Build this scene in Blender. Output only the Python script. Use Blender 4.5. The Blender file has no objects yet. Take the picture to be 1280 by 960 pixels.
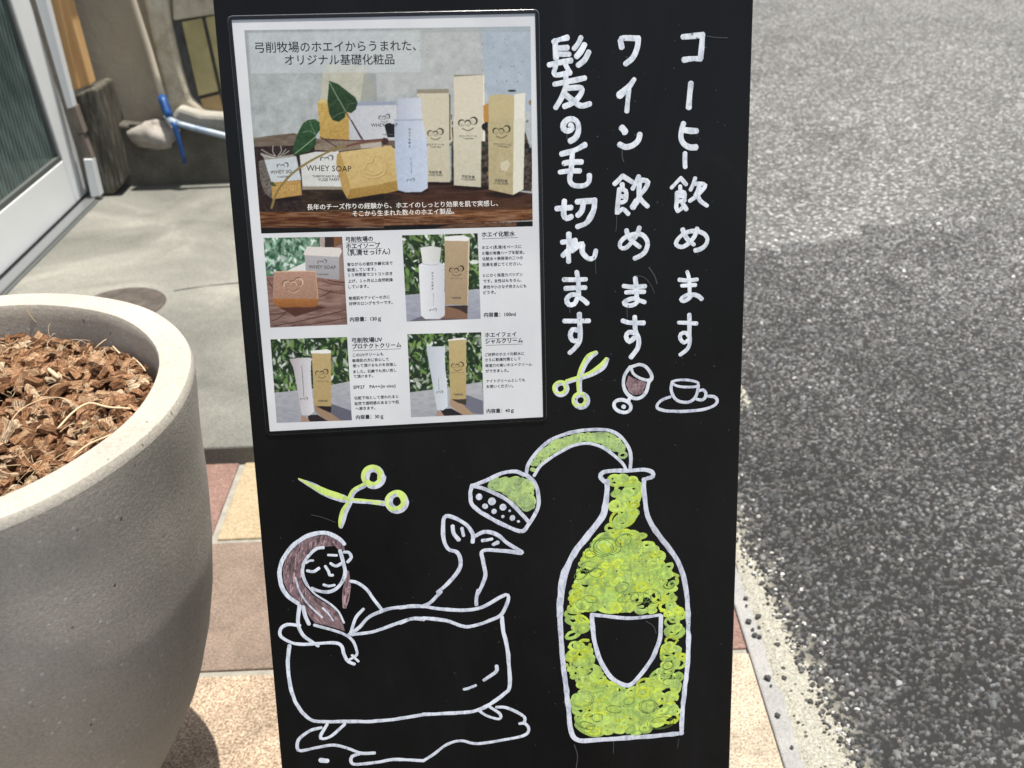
import bpy, math, random
import numpy as np
from mathutils import Vector, Matrix

rng = np.random.default_rng(7)
random.seed(7)
scene = bpy.context.scene
COL = scene.collection

# ------------------------------------------------------------------ camera
H = 1.03                      # eye height in metres
F = 1290.0                    # focal length in pixels of a 1280 wide picture
def nrm(v):
    v = np.array(v, float); return v / np.linalg.norm(v)
_Y = nrm([-30, -720, F]); _D = nrm([100, (F*F-3000)/720, F]); _X = np.cross(_D, _Y)
M = np.stack([_X, _Y, -_D])   # camera axes -> world axes
CAM = np.array([0, 0, H])
def ray(x, y): return M @ np.array([x-640, y-480, F])
def on_plane(x, y, p, n):
    r = ray(x, y); return CAM + r*(np.dot(np.array(p)-CAM, n)/np.dot(r, n))
def gnd(x, y, z=0.0): return on_plane(x, y, (0, 0, z), (0, 0, 1))
def at_Y(x, y, Y): return on_plane(x, y, (0, Y, 0), (0, 1, 0))
def at_X(x, y, X): return on_plane(x, y, (X, 0, 0), (1, 0, 0))
def project(P):
    c = (np.asarray(P)-CAM) @ M
    return np.stack([640+F*c[..., 0]/c[..., 2], 480+F*c[..., 1]/c[..., 2]], -1)

cam_data = bpy.data.cameras.new('camera')
cam = bpy.data.objects.new('camera', cam_data); COL.objects.link(cam)
mw = Matrix.Identity(4)
for i in range(3):
    mw[i][0] = M[i, 0]; mw[i][1] = -M[i, 1]; mw[i][2] = -M[i, 2]; mw[i][3] = CAM[i]
cam.matrix_world = mw
cam_data.sensor_width = 36.0; cam_data.lens = 36.0*F/1280.0
cam_data.clip_start = 0.02; cam_data.clip_end = 2000
cam_data.dof.use_dof = True; cam_data.dof.focus_distance = 0.80
cam_data.dof.aperture_fstop = cam_data.lens/2.7
scene.camera = cam

# ------------------------------------------------------------------ light
SUN = nrm([0.15, 0.0, 0.989])
world = bpy.data.worlds.new('World'); scene.world = world; world.use_nodes = True
wt = world.node_tree; bg = wt.nodes['Background']
sky = wt.nodes.new('ShaderNodeTexSky'); sky.sky_type = 'NISHITA'; sky.sun_disc = False
sky.sun_elevation = math.asin(SUN[2]); sky.sun_rotation = math.atan2(SUN[0], SUN[1])
sky.air_density = 1.0; sky.dust_density = 2.5; sky.ozone_density = 1.0
hs = wt.nodes.new('ShaderNodeHueSaturation'); hs.inputs['Saturation'].default_value = .62
wt.links.new(sky.outputs[0], hs.inputs['Color']); wt.links.new(hs.outputs[0], bg.inputs[0]); bg.inputs[1].default_value = 0.10
sl = bpy.data.lights.new('sun', 'SUN'); sl.energy = 4.6; sl.angle = math.radians(0.53); sl.color = (1, .95, .87)
so = bpy.data.objects.new('sun', sl); COL.objects.link(so)
so.rotation_euler = Vector(SUN).to_track_quat('Z', 'Y').to_euler(); so.location = (1, -1, 4)
vs = scene.view_settings
vs.view_transform = 'Standard'; vs.look = 'None'; vs.gamma = 1.0; vs.exposure = 0.70; vs.use_curve_mapping = False

# ------------------------------------------------------------------ helpers
def lin(c):
    c = np.asarray(c, float)/255.0
    return np.where(c <= .04045, c/12.92, ((c+.055)/1.055)**2.4)

class Mat:
    def __init__(s, name, rough=.8, spec=.3):
        s.m = bpy.data.materials.new(name); s.m.use_nodes = True
        s.t = s.m.node_tree; s.b = s.t.nodes['Principled BSDF']
        s.b.inputs['Roughness'].default_value = rough
        s.b.inputs['Specular IOR Level'].default_value = spec
        s._c = s.t.nodes.new('ShaderNodeTexCoord').outputs['Object']
    def n(s, typ, **kw):
        nd = s.t.nodes.new(typ)
        for k, v in kw.items():
            if isinstance(v, bpy.types.NodeSocket): s.t.links.new(v, nd.inputs[k])
            elif k in nd.inputs: nd.inputs[k].default_value = v
            else: setattr(nd, k, v)
        return nd
    def coord(s, scale=(1, 1, 1), src=None):
        nd = s.t.nodes.new('ShaderNodeMapping'); nd.inputs['Scale'].default_value = scale
        s.t.links.new(src or s._c, nd.inputs['Vector']); return nd.outputs[0]
    def noise(s, scale, detail=4, rough=.55, vec=None, dist=0):
        return s.n('ShaderNodeTexNoise', Vector=vec or s._c, Scale=scale, Detail=detail, Roughness=rough, Distortion=dist).outputs['Fac']
    def voro(s, scale, out='Distance', feature='F1', vec=None):
        nd = s.t.nodes.new('ShaderNodeTexVoronoi'); nd.feature = feature
        nd.inputs['Scale'].default_value = scale; s.t.links.new(vec or s._c, nd.inputs['Vector']); return nd.outputs[out]
    def ramp(s, fac, stops):
        nd = s.t.nodes.new('ShaderNodeValToRGB'); s.t.links.new(fac, nd.inputs[0])
        e = nd.color_ramp.elements
        while len(e) < len(stops): e.new(.5)
        for i, (p, c) in enumerate(stops):
            e[i].position = p; e[i].color = (*c, 1) if not isinstance(c, (int, float)) else (c, c, c, 1)
        return nd.outputs[0]
    def mix(s, fac, a, b, mode='MIX'):
        nd = s.t.nodes.new('ShaderNodeMix'); nd.data_type = 'RGBA'; nd.blend_type = mode
        for sock, v in ((nd.inputs[0], fac), (nd.inputs[6], a), (nd.inputs[7], b)):
            if isinstance(v, bpy.types.NodeSocket): s.t.links.new(v, sock)
            elif isinstance(v, (int, float)): sock.default_value = v if sock == nd.inputs[0] else (v, v, v, 1)
            else: sock.default_value = (*v, 1)
        return nd.outputs[2]
    def math(s, op, a, b=0.0):
        nd = s.t.nodes.new('ShaderNodeMath'); nd.operation = op
        for i, v in enumerate((a, b)):
            if isinstance(v, bpy.types.NodeSocket): s.t.links.new(v, nd.inputs[i])
            else: nd.inputs[i].default_value = v
        return nd.outputs[0]
    def color(s, sock):
        if isinstance(sock, bpy.types.NodeSocket): s.t.links.new(sock, s.b.inputs['Base Color'])
        else: s.b.inputs['Base Color'].default_value = (*sock, 1)
        return s
    def rough(s, sock): s.t.links.new(sock, s.b.inputs['Roughness']); return s
    def bump(s, h, strength=.5, dist=.002):
        prev = s.b.inputs['Normal'].links[0].from_socket if s.b.inputs['Normal'].links else None
        nd = s.t.nodes.new('ShaderNodeBump'); nd.inputs['Strength'].default_value = strength; nd.inputs['Distance'].default_value = dist
        s.t.links.new(h, nd.inputs['Height'])
        if prev: s.t.links.new(prev, nd.inputs['Normal'])
        s.t.links.new(nd.outputs[0], s.b.inputs['Normal']); return s

def link(o, parent=None):
    COL.objects.link(o)
    if parent: o.parent = parent
    return o
def tag(o, label=None, cat=None, group=None, kind=None):
    if label: o['label'] = label
    if cat: o['category'] = cat
    if group: o['group'] = group
    if kind: o['kind'] = kind
    return o
def empty(name, loc, label, cat, group=None):
    o = bpy.data.objects.new(name, None); link(o); o.location = loc; o.empty_display_size = .05
    return tag(o, label, cat, group)
def put(o, parent):
    """parent keeping world placement (parents here are unrotated empties or meshes at their location)"""
    o.parent = parent
    loc = Vector((0, 0, 0)); p = parent
    while p: loc += p.location; p = p.parent
    o.location = o.location - loc
    return o
def mesh_obj(name, V, Fc, m=None, parent=None, smooth=False, kind=None, cols=None, uv=None):
    me = bpy.data.meshes.new(name)
    me.from_pydata([tuple(map(float, v)) for v in V], [], [tuple(map(int, f)) for f in Fc])
    if m: me.materials.append(m.m if isinstance(m, Mat) else m)
    if smooth: me.polygons.foreach_set('use_smooth', [True]*len(me.polygons))
    if cols is not None:
        a = me.color_attributes.new('tint', 'FLOAT_COLOR', 'POINT')
        c = np.ones((len(V), 4), np.float32); c[:, :3] = cols; a.data.foreach_set('color', c.ravel())
    me.update()
    o = bpy.data.objects.new(name, me); COL.objects.link(o)
    if parent: put(o, parent)
    if kind: o['kind'] = kind
    return o
def grid_mesh(name, P, m, cols=None, parent=None, mask=None, smooth=True):
    """P: (r,c,3) vertex grid"""
    r, c = P.shape[:2]
    idx = np.arange(r*c).reshape(r, c)
    q = np.stack([idx[:-1, :-1], idx[:-1, 1:], idx[1:, 1:], idx[1:, :-1]], -1)
    if mask is not None: q = q[mask]
    q = q.reshape(-1, 4)
    me = bpy.data.meshes.new(name); V = P.reshape(-1, 3)
    C = None if cols is None else cols.reshape(-1, 3)
    if mask is not None:
        used = np.zeros(len(V), bool); used[q.ravel()] = True
        remap = np.cumsum(used)-1; V = V[used]; q = remap[q]
        if C is not None: C = C[used]
    me.vertices.add(len(V)); me.vertices.foreach_set('co', V.astype(np.float32).ravel())
    me.loops.add(q.size); me.loops.foreach_set('vertex_index', q.astype(np.int32).ravel())
    me.polygons.add(len(q)); me.polygons.foreach_set('loop_start', (np.arange(len(q))*4).astype(np.int32))
    me.polygons.foreach_set('loop_total', np.full(len(q), 4, np.int32))
    me.polygons.foreach_set('use_smooth', np.full(len(q), smooth))
    if C is not None:
        a = me.color_attributes.new('tint', 'FLOAT_COLOR', 'POINT')
        cc = np.ones((len(V), 4), np.float32); cc[:, :3] = C; a.data.foreach_set('color', cc.ravel())
    me.materials.append(m.m); me.update(calc_edges=True); me.validate()
    o = bpy.data.objects.new(name, me); COL.objects.link(o)
    if parent: put(o, parent)
    return o
def prism(name, poly, off, m, parent=None, bevel=0.0, smooth=False):
    """closed prism: polygon (n,3) swept by vector off"""
    poly = [np.array(p, float) for p in poly]; n = len(poly); off = np.array(off, float)
    V = poly+[p+off for p in poly]
    Fc = [tuple(range(n)), tuple(range(2*n-1, n-1, -1))]+[(i, n+i, n+(i+1) % n, (i+1) % n) for i in range(n)]
    o = mesh_obj(name, V, Fc, m, parent)
    fix_normals(o)
    if bevel: bev(o, bevel)
    return o
def fix_normals(o):
    import bmesh
    b = bmesh.new(); b.from_mesh(o.data); bmesh.ops.recalc_face_normals(b, faces=b.faces[:]); b.to_mesh(o.data); b.free()
def bev(o, w, seg=2):
    md = o.modifiers.new('bevel', 'BEVEL'); md.width = w; md.segments = seg; md.limit_method = 'ANGLE'; md.angle_limit = math.radians(35)
def box(name, lo, hi, m, parent=None, bevel=0.0):
    (x0, y0, z0), (x1, y1, z1) = lo, hi
    return prism(name, [(x0, y0, z0), (x1, y0, z0), (x1, y1, z0), (x0, y1, z0)], (0, 0, z1-z0), m, parent, bevel)
def catmull(P, step):
    P = np.array(P, float)
    if len(P) == 2: P = np.array([P[0], (P[0]+P[1])/2, P[1]])
    Q = np.vstack([2*P[0]-P[1], P, 2*P[-1]-P[-2]])
    out = []
    for i in range(1, len(Q)-2):
        p0, p1, p2, p3 = Q[i-1:i+3]
        k = max(2, int(np.linalg.norm((p2-p1)[:2])/step))
        for t in np.arange(k)/k:
            out.append(.5*((2*p1)+(-p0+p2)*t+(2*p0-5*p1+4*p2-p3)*t*t+(-p0+3*p1-3*p2+p3)*t**3))
    out.append(Q[-2]); return np.array(out)
def tube(name, pts, r, m, parent=None, seg=10, step=.02, flat=None):
    P = catmull(pts, step); V = []; Fc = []
    for i, p in enumerate(P):
        t = nrm(P[min(i+1, len(P)-1)]-P[max(i-1, 0)])
        a = nrm(np.cross(t, [.13, .2, 1] if abs(t[2]) < .9 else [1, .1, 0])); b = np.cross(t, a)
        rr = r[0]+(r[1]-r[0])*i/(len(P)-1) if isinstance(r, tuple) else r
        for k in range(seg):
            an = 2*math.pi*k/seg; V.append(p+rr*(a*math.cos(an)+b*math.sin(an)))
    for i in range(len(P)-1):
        for k in range(seg):
            Fc.append((i*seg+k, i*seg+(k+1) % seg, (i+1)*seg+(k+1) % seg, (i+1)*seg+k))
    n = len(P)-1
    Fc.append(tuple(range(seg-1, -1, -1))); Fc.append(tuple(n*seg+k for k in range(seg)))
    return mesh_obj(name, V, Fc, m, parent, smooth=True)
def smooth_noise(shape, cell, amp=1.0, seed=0):
    g = np.random.default_rng(seed); ny, nx = shape
    a = g.random((int(ny/cell)+3, int(nx/cell)+3))
    yy = np.arange(ny)/cell; xx = np.arange(nx)/cell
    y0 = yy.astype(int); x0 = xx.astype(int); fy = (yy-y0); fx = (xx-x0); fy = fy*fy*(3-2*fy); fx = fx*fx*(3-2*fx)
    fy = fy[:, None]; fx = fx[None]
    return amp*((a[np.ix_(y0, x0)]*(1-fx)+a[np.ix_(y0, x0+1)]*fx)*(1-fy)+(a[np.ix_(y0+1, x0)]*(1-fx)+a[np.ix_(y0+1, x0+1)]*fx)*fy)

# ------------------------------------------------------------------ materials
def concrete(name, dark, light, scale=8, speck=.6, rough=.9, pits=True):
    m = Mat(name, rough, .25)
    c = m.ramp(m.noise(scale, 6, .6), [(.3, dark), (.7, light)])
    c2 = m.ramp(m.noise(scale*26, 3, .7), [(.35, (.72,)*3), (.65, (1.12,)*3)])
    c = m.mix(speck, c, c2, 'MULTIPLY')
    m.color(c)
    m.bump(m.noise(scale*40, 4, .7), .35, .001)
    return m
m_slab = Mat('slab_concrete', .9, .2)
c = m_slab.ramp(m_slab.noise(2.6, 5, .6, dist=.6), [(.34, (.13, .13, .115)), (.52, (.195, .194, .172)), (.68, (.29, .285, .25))])
c = m_slab.mix(.8, c, m_slab.ramp(m_slab.noise(230, 3, .8), [(.32, (.62,)*3), (.68, (1.25,)*3)]), 'MULTIPLY')
m_slab.color(c).bump(m_slab.noise(300, 3, .7), .5, .002)
m_kerb = concrete('kerb_concrete', (.24, .24, .235), (.34, .335, .32), 14, .8)
m_mortar = concrete('mortar', (.22, .21, .18), (.36, .34, .29), 30, .9)
m_sand = Mat('sandy_mortar', .95, .15)
c = m_sand.ramp(m_sand.noise(300, 3, .8), [(.3, (.17, .162, .135)), (.5, (.34, .328, .275)), (.7, (.52, .505, .43))])
m_sand.color(c).bump(m_sand.noise(260, 3, .8), 1, .003)

def tile_mat(name, dark, mid, light, sc=340, patch=(.72, 1.12)):
    m = Mat(name, .85, .25)
    c = m.ramp(m.noise(sc, 3, .8), [(.32, dark), (.5, mid), (.64, light)])
    c = m.mix(1, c, m.ramp(m.noise(13, 6, .65, dist=.8), [(.32, (patch[0],)*3), (.55, (patch[1]*.96,)*3), (.7, (patch[1],)*3)]), 'MULTIPLY')
    m.color(c).bump(m.noise(sc, 3, .8), .9, .002)
    return m
m_tan = tile_mat('tan_tile', (.11, .075, .05), (.34, .255, .18), (.56, .46, .35), 300)
m_pale = tile_mat('pale_tile', (.13, .10, .07), (.40, .335, .25), (.54, .47, .37), 330)
m_pink = tile_mat('pink_brown_tile', (.125, .092, .068), (.205, .155, .122), (.27, .21, .17), 260, (.78, 1.08))
m_red = tile_mat('red_tile', (.14, .08, .064), (.20, .122, .10), (.26, .17, .145), 200, (.8, 1.15))
m_yel = tile_mat('yellow_tile', (.24, .185, .115), (.34, .27, .17), (.40, .33, .22), 200, (.9, 1.1))

m_plaster = Mat('brown_plaster', .95, .1)
c = m_plaster.ramp(m_plaster.noise(3, 5), [(.3, (.34, .30, .23)), (.7, (.46, .41, .32))])
m_plaster.color(c).bump(m_plaster.noise(28, 6, .7, dist=.5), .8, .015)
m_cream = Mat('cream_plaster', .95, .1)
c = m_cream.ramp(m_cream.noise(12, 6, .7, dist=.6), [(.3, (.33, .28, .20)), (.5, (.52, .47, .36)), (.7, (.64, .59, .47))])
m_cream.color(c).bump(m_cream.noise(20, 6, .7), .8, .02)
m_dirt = concrete('dirty_concrete', (.08, .075, .062), (.18, .168, .142), 7, .8)
m_skirt = concrete('pale_skirt', (.20, .19, .16), (.42, .40, .35), 9, .7)
m_lump = concrete('mortar_lump', (.26, .235, .205), (.44, .41, .37), 25, .6)
m_wtile = Mat('wall_tile', .35, .5)
m_wtile.color(m_wtile.ramp(m_wtile.noise(14, 5, .6), [(.3, (.33, .28, .13)), (.7, (.48, .41, .20))]))
m_wtile2 = Mat('tan_wall_tile', .4, .5)
m_wtile2.color(m_wtile2.ramp(m_wtile2.noise(14, 5), [(.3, (.30, .20, .09)), (.7, (.42, .30, .14))]))
m_joint = concrete('grey_joint', (.06, .06, .06), (.12, .12, .12), 40)
m_door = Mat('white_door_paint', .35, .4)
m_door.color(m_door.ramp(m_door.noise(5, 3), [(.3, (.76, .78, .78)), (.7, (.82, .83, .82))]))
m_jamb = Mat('white_jamb_paint', .4, .4).color((.72, .74, .74))
m_gasket = Mat('grey_rubber', .6, .3).color((.10, .11, .105))
m_glass = Mat('ribbed_glass', .12, .6)
w = m_glass.n('ShaderNodeTexWave', Vector=m_glass.coord((1, 1, 1)), Scale=16.0, Distortion=.4); w.bands_direction = 'Y'
w2 = m_glass.n('ShaderNodeTexWave', Vector=m_glass.coord((1, 1, .55)), Scale=9.0, Distortion=2.5); w2.bands_direction = 'DIAGONAL'
m_glass.color(m_glass.mix(1, m_glass.ramp(m_glass.noise(4, 3), [(.3, (.028, .050, .048)), (.7, (.095, .13, .122))]), m_glass.ramp(m_glass.math('ADD', w.outputs['Fac'], m_glass.math('MULTIPLY', w2.outputs['Fac'], .45)), [(.25, (.55,)*3), (1.0, (1.7,)*3)]), 'MULTIPLY')).bump(w.outputs['Fac'], .6, .004)  # diagonal reflections and bright and dark rib stripes painted into the glass colour
m_orange = Mat('orange_wood', .55, .35)
m_orange.color(m_orange.ramp(m_orange.noise(9, 5, vec=m_orange.coord((6, 6, .6))), [(.3, (.52, .30, .125)), (.7, (.68, .43, .20))]))
m_old = Mat('weathered_wood', .95, .1)
c = m_old.ramp(m_old.noise(14, 6, .7, vec=m_old.coord((6, 6, .8)), dist=.4), [(.3, (.035, .034, .026)), (.52, (.11, .10, .08)), (.72, (.26, .25, .21))])
m_old.color(c).bump(m_old.noise(14, 6, .7, vec=m_old.coord((6, 6, .8))), .8, .01)
m_grain = Mat('brown_grained_wood', .8, .2)
m_grain.color(m_grain.ramp(m_grain.noise(20, 4, vec=m_grain.coord((5, 5, .5))), [(.3, (.11, .09, .075)), (.7, (.24, .20, .17))]))
m_rail = Mat('aluminium_rail', .35, .5); m_rail.color((.33, .34, .35)); m_rail.b.inputs['Metallic'].default_value = .7
m_dark = Mat('dark_gap', .9, .1).color((.025, .025, .028))
m_blue = Mat('blue_tape', .4, .4); m_blue.color(m_blue.ramp(m_blue.noise(60, 3), [(.35, (.008, .045, .17)), (.7, (.02, .09, .27))]))
m_bluew = Mat('pale_blue_pipe', .35, .4); m_bluew.color(m_bluew.ramp(m_bluew.noise(18, 3), [(.4, (.32, .38, .43)), (.62, (.11, .18, .29))]))
m_pipe = Mat('cream_pipe', .45, .4).color((.55, .48, .38))
m_iron = Mat('rusty_cover', .75, .3)
m_iron.color(m_iron.ramp(m_iron.noise(30, 5), [(.3, (.05, .042, .036)), (.7, (.11, .093, .08))])).bump(m_iron.voro(90), .6, .003)

# planter concrete: speckled, pitted, with white flecks
m_planter = Mat('planter_concrete', .8, .3)
c = m_planter.ramp(m_planter.noise(5, 5, .6), [(.3, (.37, .343, .29)), (.7, (.47, .44, .38))])
c = m_planter.mix(1, c, m_planter.ramp(m_planter.noise(330, 3, .8), [(.3, (.80,)*3), (.7, (1.16,)*3)]), 'MULTIPLY')
sp = m_planter.ramp(m_planter.voro(70), [(.09, 1.0), (.15, 0.0)])
sp = m_planter.math('MULTIPLY', sp, m_planter.ramp(m_planter.noise(30, 2), [(.46, 0.0), (.56, .75)]))
sp = m_planter.math('MAXIMUM', sp, m_planter.math('MULTIPLY', m_planter.ramp(m_planter.voro(150), [(.10, .55), (.2, 0.0)]), m_planter.ramp(m_planter.noise(40, 2), [(.5, 0.0), (.6, 1.0)])))
c = m_planter.mix(sp, c, (.62, .60, .55))
pv = m_planter.coord((1.35, 1.35, .75)); pit = m_planter.ramp(m_planter.voro(44, vec=pv), [(.045, 1.0), (.10, 0.0)])
pit = m_planter.math('MULTIPLY', pit, m_planter.ramp(m_planter.noise(21, 2), [(.47, 0.0), (.53, 1.0)]))
c = m_planter.mix(pit, c, (.17, .155, .13))
c = m_planter.mix(1, c, m_planter.ramp(m_planter.noise(7, 5, .6, vec=m_planter.coord((1, 1, .35)), dist=.5), [(.3, (.86,)*3), (.6, (1.04,)*3)]), 'MULTIPLY')
m_planter.color(c)
m_planter.bump(m_planter.math('SUBTRACT', m_planter.noise(260, 4, .7), pit), .35, .0015)

m_board = Mat('black_board', .22, .25)
c = m_board.ramp(m_board.noise(6, 5, .7, vec=m_board.coord((1, 1, .35)), dist=1), [(.35, (.003, .0028, .0027)), (.62, (.006, .006, .0063)), (.8, (.016, .0165, .0175))])
m_board.color(c).rough(m_board.ramp(m_board.noise(9, 5, .7), [(.35, .20), (.7, .36)]))
m_board.bump(m_board.noise(500, 2), .05, .0005)
m_metal = Mat('hinge_steel', .35, .5).color((.4, .4, .4)); m_metal.b.inputs['Metallic'].default_value = 1

def paint(name, a, b, rough=.45, streak=1.0):
    m = Mat(name, rough, .35)
    f = m.noise(220, 4, .7, vec=m.coord((1, 1, .45)), dist=.8)
    c = m.ramp(f, [(.26, tuple(q*.8 for q in b)), (.40, b), (.54, a), (.8, a)])
    at = m.t.nodes.new('ShaderNodeAttribute'); at.attribute_name = 'tint'
    c = m.mix(1, c, at.outputs['Color'], 'MULTIPLY')
    m.color(c).bump(f, .12, .0003)
    return m
m_white = paint('white_paint_marker', (.72, .75, .79), (.50, .55, .61))
m_line = paint('white_outline_marker', (.66, .70, .77), (.46, .50, .58))
m_bluish = paint('thin_white_paint_marker', (.63, .66, .73), (.42, .45, .54))
m_green = paint('green_paint_marker', (.50, .67, .12), (.36, .48, .11))
m_lime = paint('lime_paint_marker', (.60, .75, .18), (.50, .64, .20))
m_mauve = paint('mauve_paint_marker', (.225, .150, .160), (.115, .075, .082))
m_smear = Mat('faint_smear', .6, .3).color((.045, .048, .052))

m_print = Mat('printed_ink', .3, .25)
at = m_print.t.nodes.new('ShaderNodeAttribute'); at.attribute_name = 'tint'
m_print.color(at.outputs['Color'])
m_paper = Mat('white_paper', .3, .35)
m_paper.color(m_paper.ramp(m_paper.noise(22, 4), [(.3, (.59, .60, .61)), (.7, (.67, .675, .68))]))
m_ink = Mat('black_ink', .5, .2).color((.02, .02, .02))
m_inkw = Mat('white_ink', .5, .2).color((.75, .73, .68))
m_inkg = Mat('grey_ink', .5, .2).color((.12, .11, .09))
m_film = bpy.data.materials.new('laminate_film'); m_film.use_nodes = True
t = m_film.node_tree; t.nodes.clear()
o_ = t.nodes.new('ShaderNodeOutputMaterial'); tr = t.nodes.new('ShaderNodeBsdfTransparent'); gl = t.nodes.new('ShaderNodeBsdfGlossy')
gl.inputs['Roughness'].default_value = .13; mx = t.nodes.new('ShaderNodeMixShader'); fr = t.nodes.new('ShaderNodeFresnel'); fr.inputs[0].default_value = 1.45
tc = t.nodes.new('ShaderNodeTexCoord'); nz = t.nodes.new('ShaderNodeTexNoise'); nz.inputs['Scale'].default_value = 14; bp = t.nodes.new('ShaderNodeBump'); bp.inputs['Strength'].default_value = .35; bp.inputs['Distance'].default_value = .002
t.links.new(tc.outputs['Object'], nz.inputs['Vector']); t.links.new(nz.outputs['Fac'], bp.inputs['Height']); t.links.new(bp.outputs[0], gl.inputs['Normal'])
t.links.new(fr.outputs[0], mx.inputs[0]); t.links.new(tr.outputs[0], mx.inputs[1]); t.links.new(gl.outputs[0], mx.inputs[2]); t.links.new(mx.outputs[0], o_.inputs[0])
m_filmedge = Mat('laminate_edge', .25, .6).color((.085, .09, .095))

m_bark = Mat('bark', .9, .15)
uvn = m_bark.t.nodes.new('ShaderNodeUVMap').outputs[0]
geo = m_bark.t.nodes.new('ShaderNodeNewGeometry').outputs['Random Per Island']
oi = m_bark.t.nodes.new('ShaderNodeObjectInfo').outputs['Random']
rnd = m_bark.math('FRACT', m_bark.math('ADD', geo, oi))
base = m_bark.ramp(rnd, [(0, (.11, .054, .028)), (.25, (.25, .132, .070)), (.6, (.37, .212, .120)), (.85, (.44, .30, .19)), (1, (.60, .48, .34))])
gr = m_bark.noise(3.2, 5, .75, vec=m_bark.coord((.8, 5.5, 1), uvn), dist=.15)
c = m_bark.mix(1, base, m_bark.ramp(gr, [(.38, (.26, .19, .15)), (.49, (.95, .92, .88)), (.60, (1.9, 1.85, 1.75))]), 'MULTIPLY')
m_bark.color(c).bump(gr, 1.0, .004)
m_fibre = Mat('pale_fibre', .7, .3).color((.56, .43, .27))
m_soil = concrete('dark_mulch_bed', (.03, .016, .01), (.10, .05, .03), 60)

# ------------------------------------------------------------------ ground structure
m_dark_ground = concrete('dark_reflected_ground', (.035, .035, .035), (.075, .075, .073), 30, .9)  # unseen ground before the sign, made dark to dim the board's reflection
bed = box('ground', (-60, -60, -.30), (60, 60, -.022), m_dark_ground); tag(bed, kind='structure')
KX0, KX1 = .310, .375
# pavement: mortar bed and separate tiles
pave = box('pavement', (-1.36, .16, -.021), (KX0-.002, 1.640, -.0045), m_mortar); tag(pave, kind='structure')
rowY = [.16, .459, .760, 1.061, 1.360, 1.640]
def tile(x0, x1, y0, y1, m, jz=0.0):
    g = .0055
    o = box('tile', (x0+g, y0+g, -.012), (x1-g, y1-g, jz), m, bevel=.0022)
    o.parent = pave
for r in range(len(rowY)-1):
    r += 1; offs = {5: -.502, 3: -.505, 4: -.322, 2: -.32, 1: -.505}[r]
    xs = [offs+.3*k for k in range(-3, 4)]
    xs = sorted([x for x in xs if -1.2 < x < KX0-.06]+[-1.36, KX0+.0045])
    for k in range(len(xs)-1):
        if r == 5: m = {0: m_red, 1: m_yel}[int(xs[k] > -.51)] if xs[k] < 0 else (m_pink if k % 2 else m_yel)
        elif r == 4: m = m_pink if xs[k] < -.1 else m_red
        elif r == 3: m = m_pale if xs[k+1] > .2 else m_tan
        else: m = [m_tan, m_pink, m_red, m_tan][(k+r) % 4]
        tile(xs[k], xs[k+1], rowY[r-1], rowY[r], m, random.uniform(-.001, .0012))
# thin orange dirt line + kerb + sandy mortar band
kerb_in = [gnd(*p)[:2] for p in [(905, 700), (935, 830), (980, 957)]]
kerb = prism('kerb', [(KX0, -.9, -.02), (.345, -.9, -.02), (.347, .84, -.02), (.337, 1.03, -.02), (.330, 1.3, -.02), (.33, 2.2, -.02), (.32, 6.5, -.02), (KX0, 6.5, -.02)], (0, 0, .021), m_kerb, bevel=.003)
tag(kerb, kind='structure')
# sandy band as a grid with grain relief
ny, nx = 560, 60
Yg = np.linspace(.2, 3.2, ny)[:, None]*np.ones((1, nx)); Xg = np.ones((ny, 1))*np.linspace(.331, .46, nx)[None]
Zg = .0005+.0035*np.minimum(1, (Xg-.331)/.012)+smooth_noise((ny, nx), 2.0, .0022, 3)+smooth_noise((ny, nx), 14, .004, 4)-.003
g_ = grid_mesh('gutter_mortar', np.stack([Xg, Yg, Zg], -1), m_sand); tag(g_, kind='structure')

# far asphalt: old pale sheet
m_far = Mat('old_asphalt', .9, .2)
vc = m_far.t.nodes.new('ShaderNodeTexVoronoi'); vc.inputs['Scale'].default_value = 115
m_far.t.links.new(m_far._c, vc.inputs['Vector'])
sep = m_far.t.nodes.new('ShaderNodeSeparateColor'); m_far.t.links.new(vc.outputs['Color'], sep.inputs[0])
c = m_far.ramp(sep.outputs[0], [(0, (.055, .055, .053)), (.45, (.145, .145, .141)), (.8, (.26, .26, .25)), (.96, (.5, .5, .49))])
c = m_far.mix(m_far.ramp(vc.outputs['Distance'], [(.35, 0.0), (.6, .8)]), c, (.075, .075, .073))
c = m_far.mix(1, c, m_far.ramp(m_far.noise(1.3, 5, .6, dist=1), [(.3, (.8,)*3), (.7, (1.15,)*3)]), 'MULTIPLY')
m_far.color(c).bump(vc.outputs['Distance'], -.7, .004)
road = prism('road', [(.40, -8, -.02), (40, -8, -.02), (40, 60, -.02), (.5, 60, -.02), (.42, 8, -.02)], (0, 0, .024), m_far); tag(road, kind='structure')
# near asphalt: coarse dark patch with every stone of the aggregate in relief
dx = .0021
X0, X1, Y0, Y1 = .33, 1.92, .74, 2.95
nx = int((X1-X0)/dx); ny = int((Y1-Y0)/dx)
xx = X0+np.arange(nx)*dx; yy = Y0+np.arange(ny)*dx
Hh = np.full((ny, nx), -.0016); Cc = np.zeros((ny, nx, 3)); Cc[:] = (.022, .022, .022)
NS = int((X1-X0)*(Y1-Y0)/(3.3e-5))
sx = rng.random(NS)*(X1-X0); sy = rng.random(NS)*(Y1-Y0)
sr = np.clip(rng.lognormal(math.log(.0023), .28, NS), .0014, .0065); sh = rng.uniform(.35, .8, NS)
tone = np.clip(rng.lognormal(math.log(.082), .48, NS), .026, .38); asp = rng.uniform(.65, 1.4, NS); tiltx = rng.normal(0, .35, NS); tilty = rng.normal(0, .35, NS)
warm = rng.normal(0, .035, NS)
order = np.argsort(sh*sr)
ci = (sx/dx).astype(int); cj = (sy/dx).astype(int)
K = 4
own = np.full((ny, nx), -1)
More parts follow.
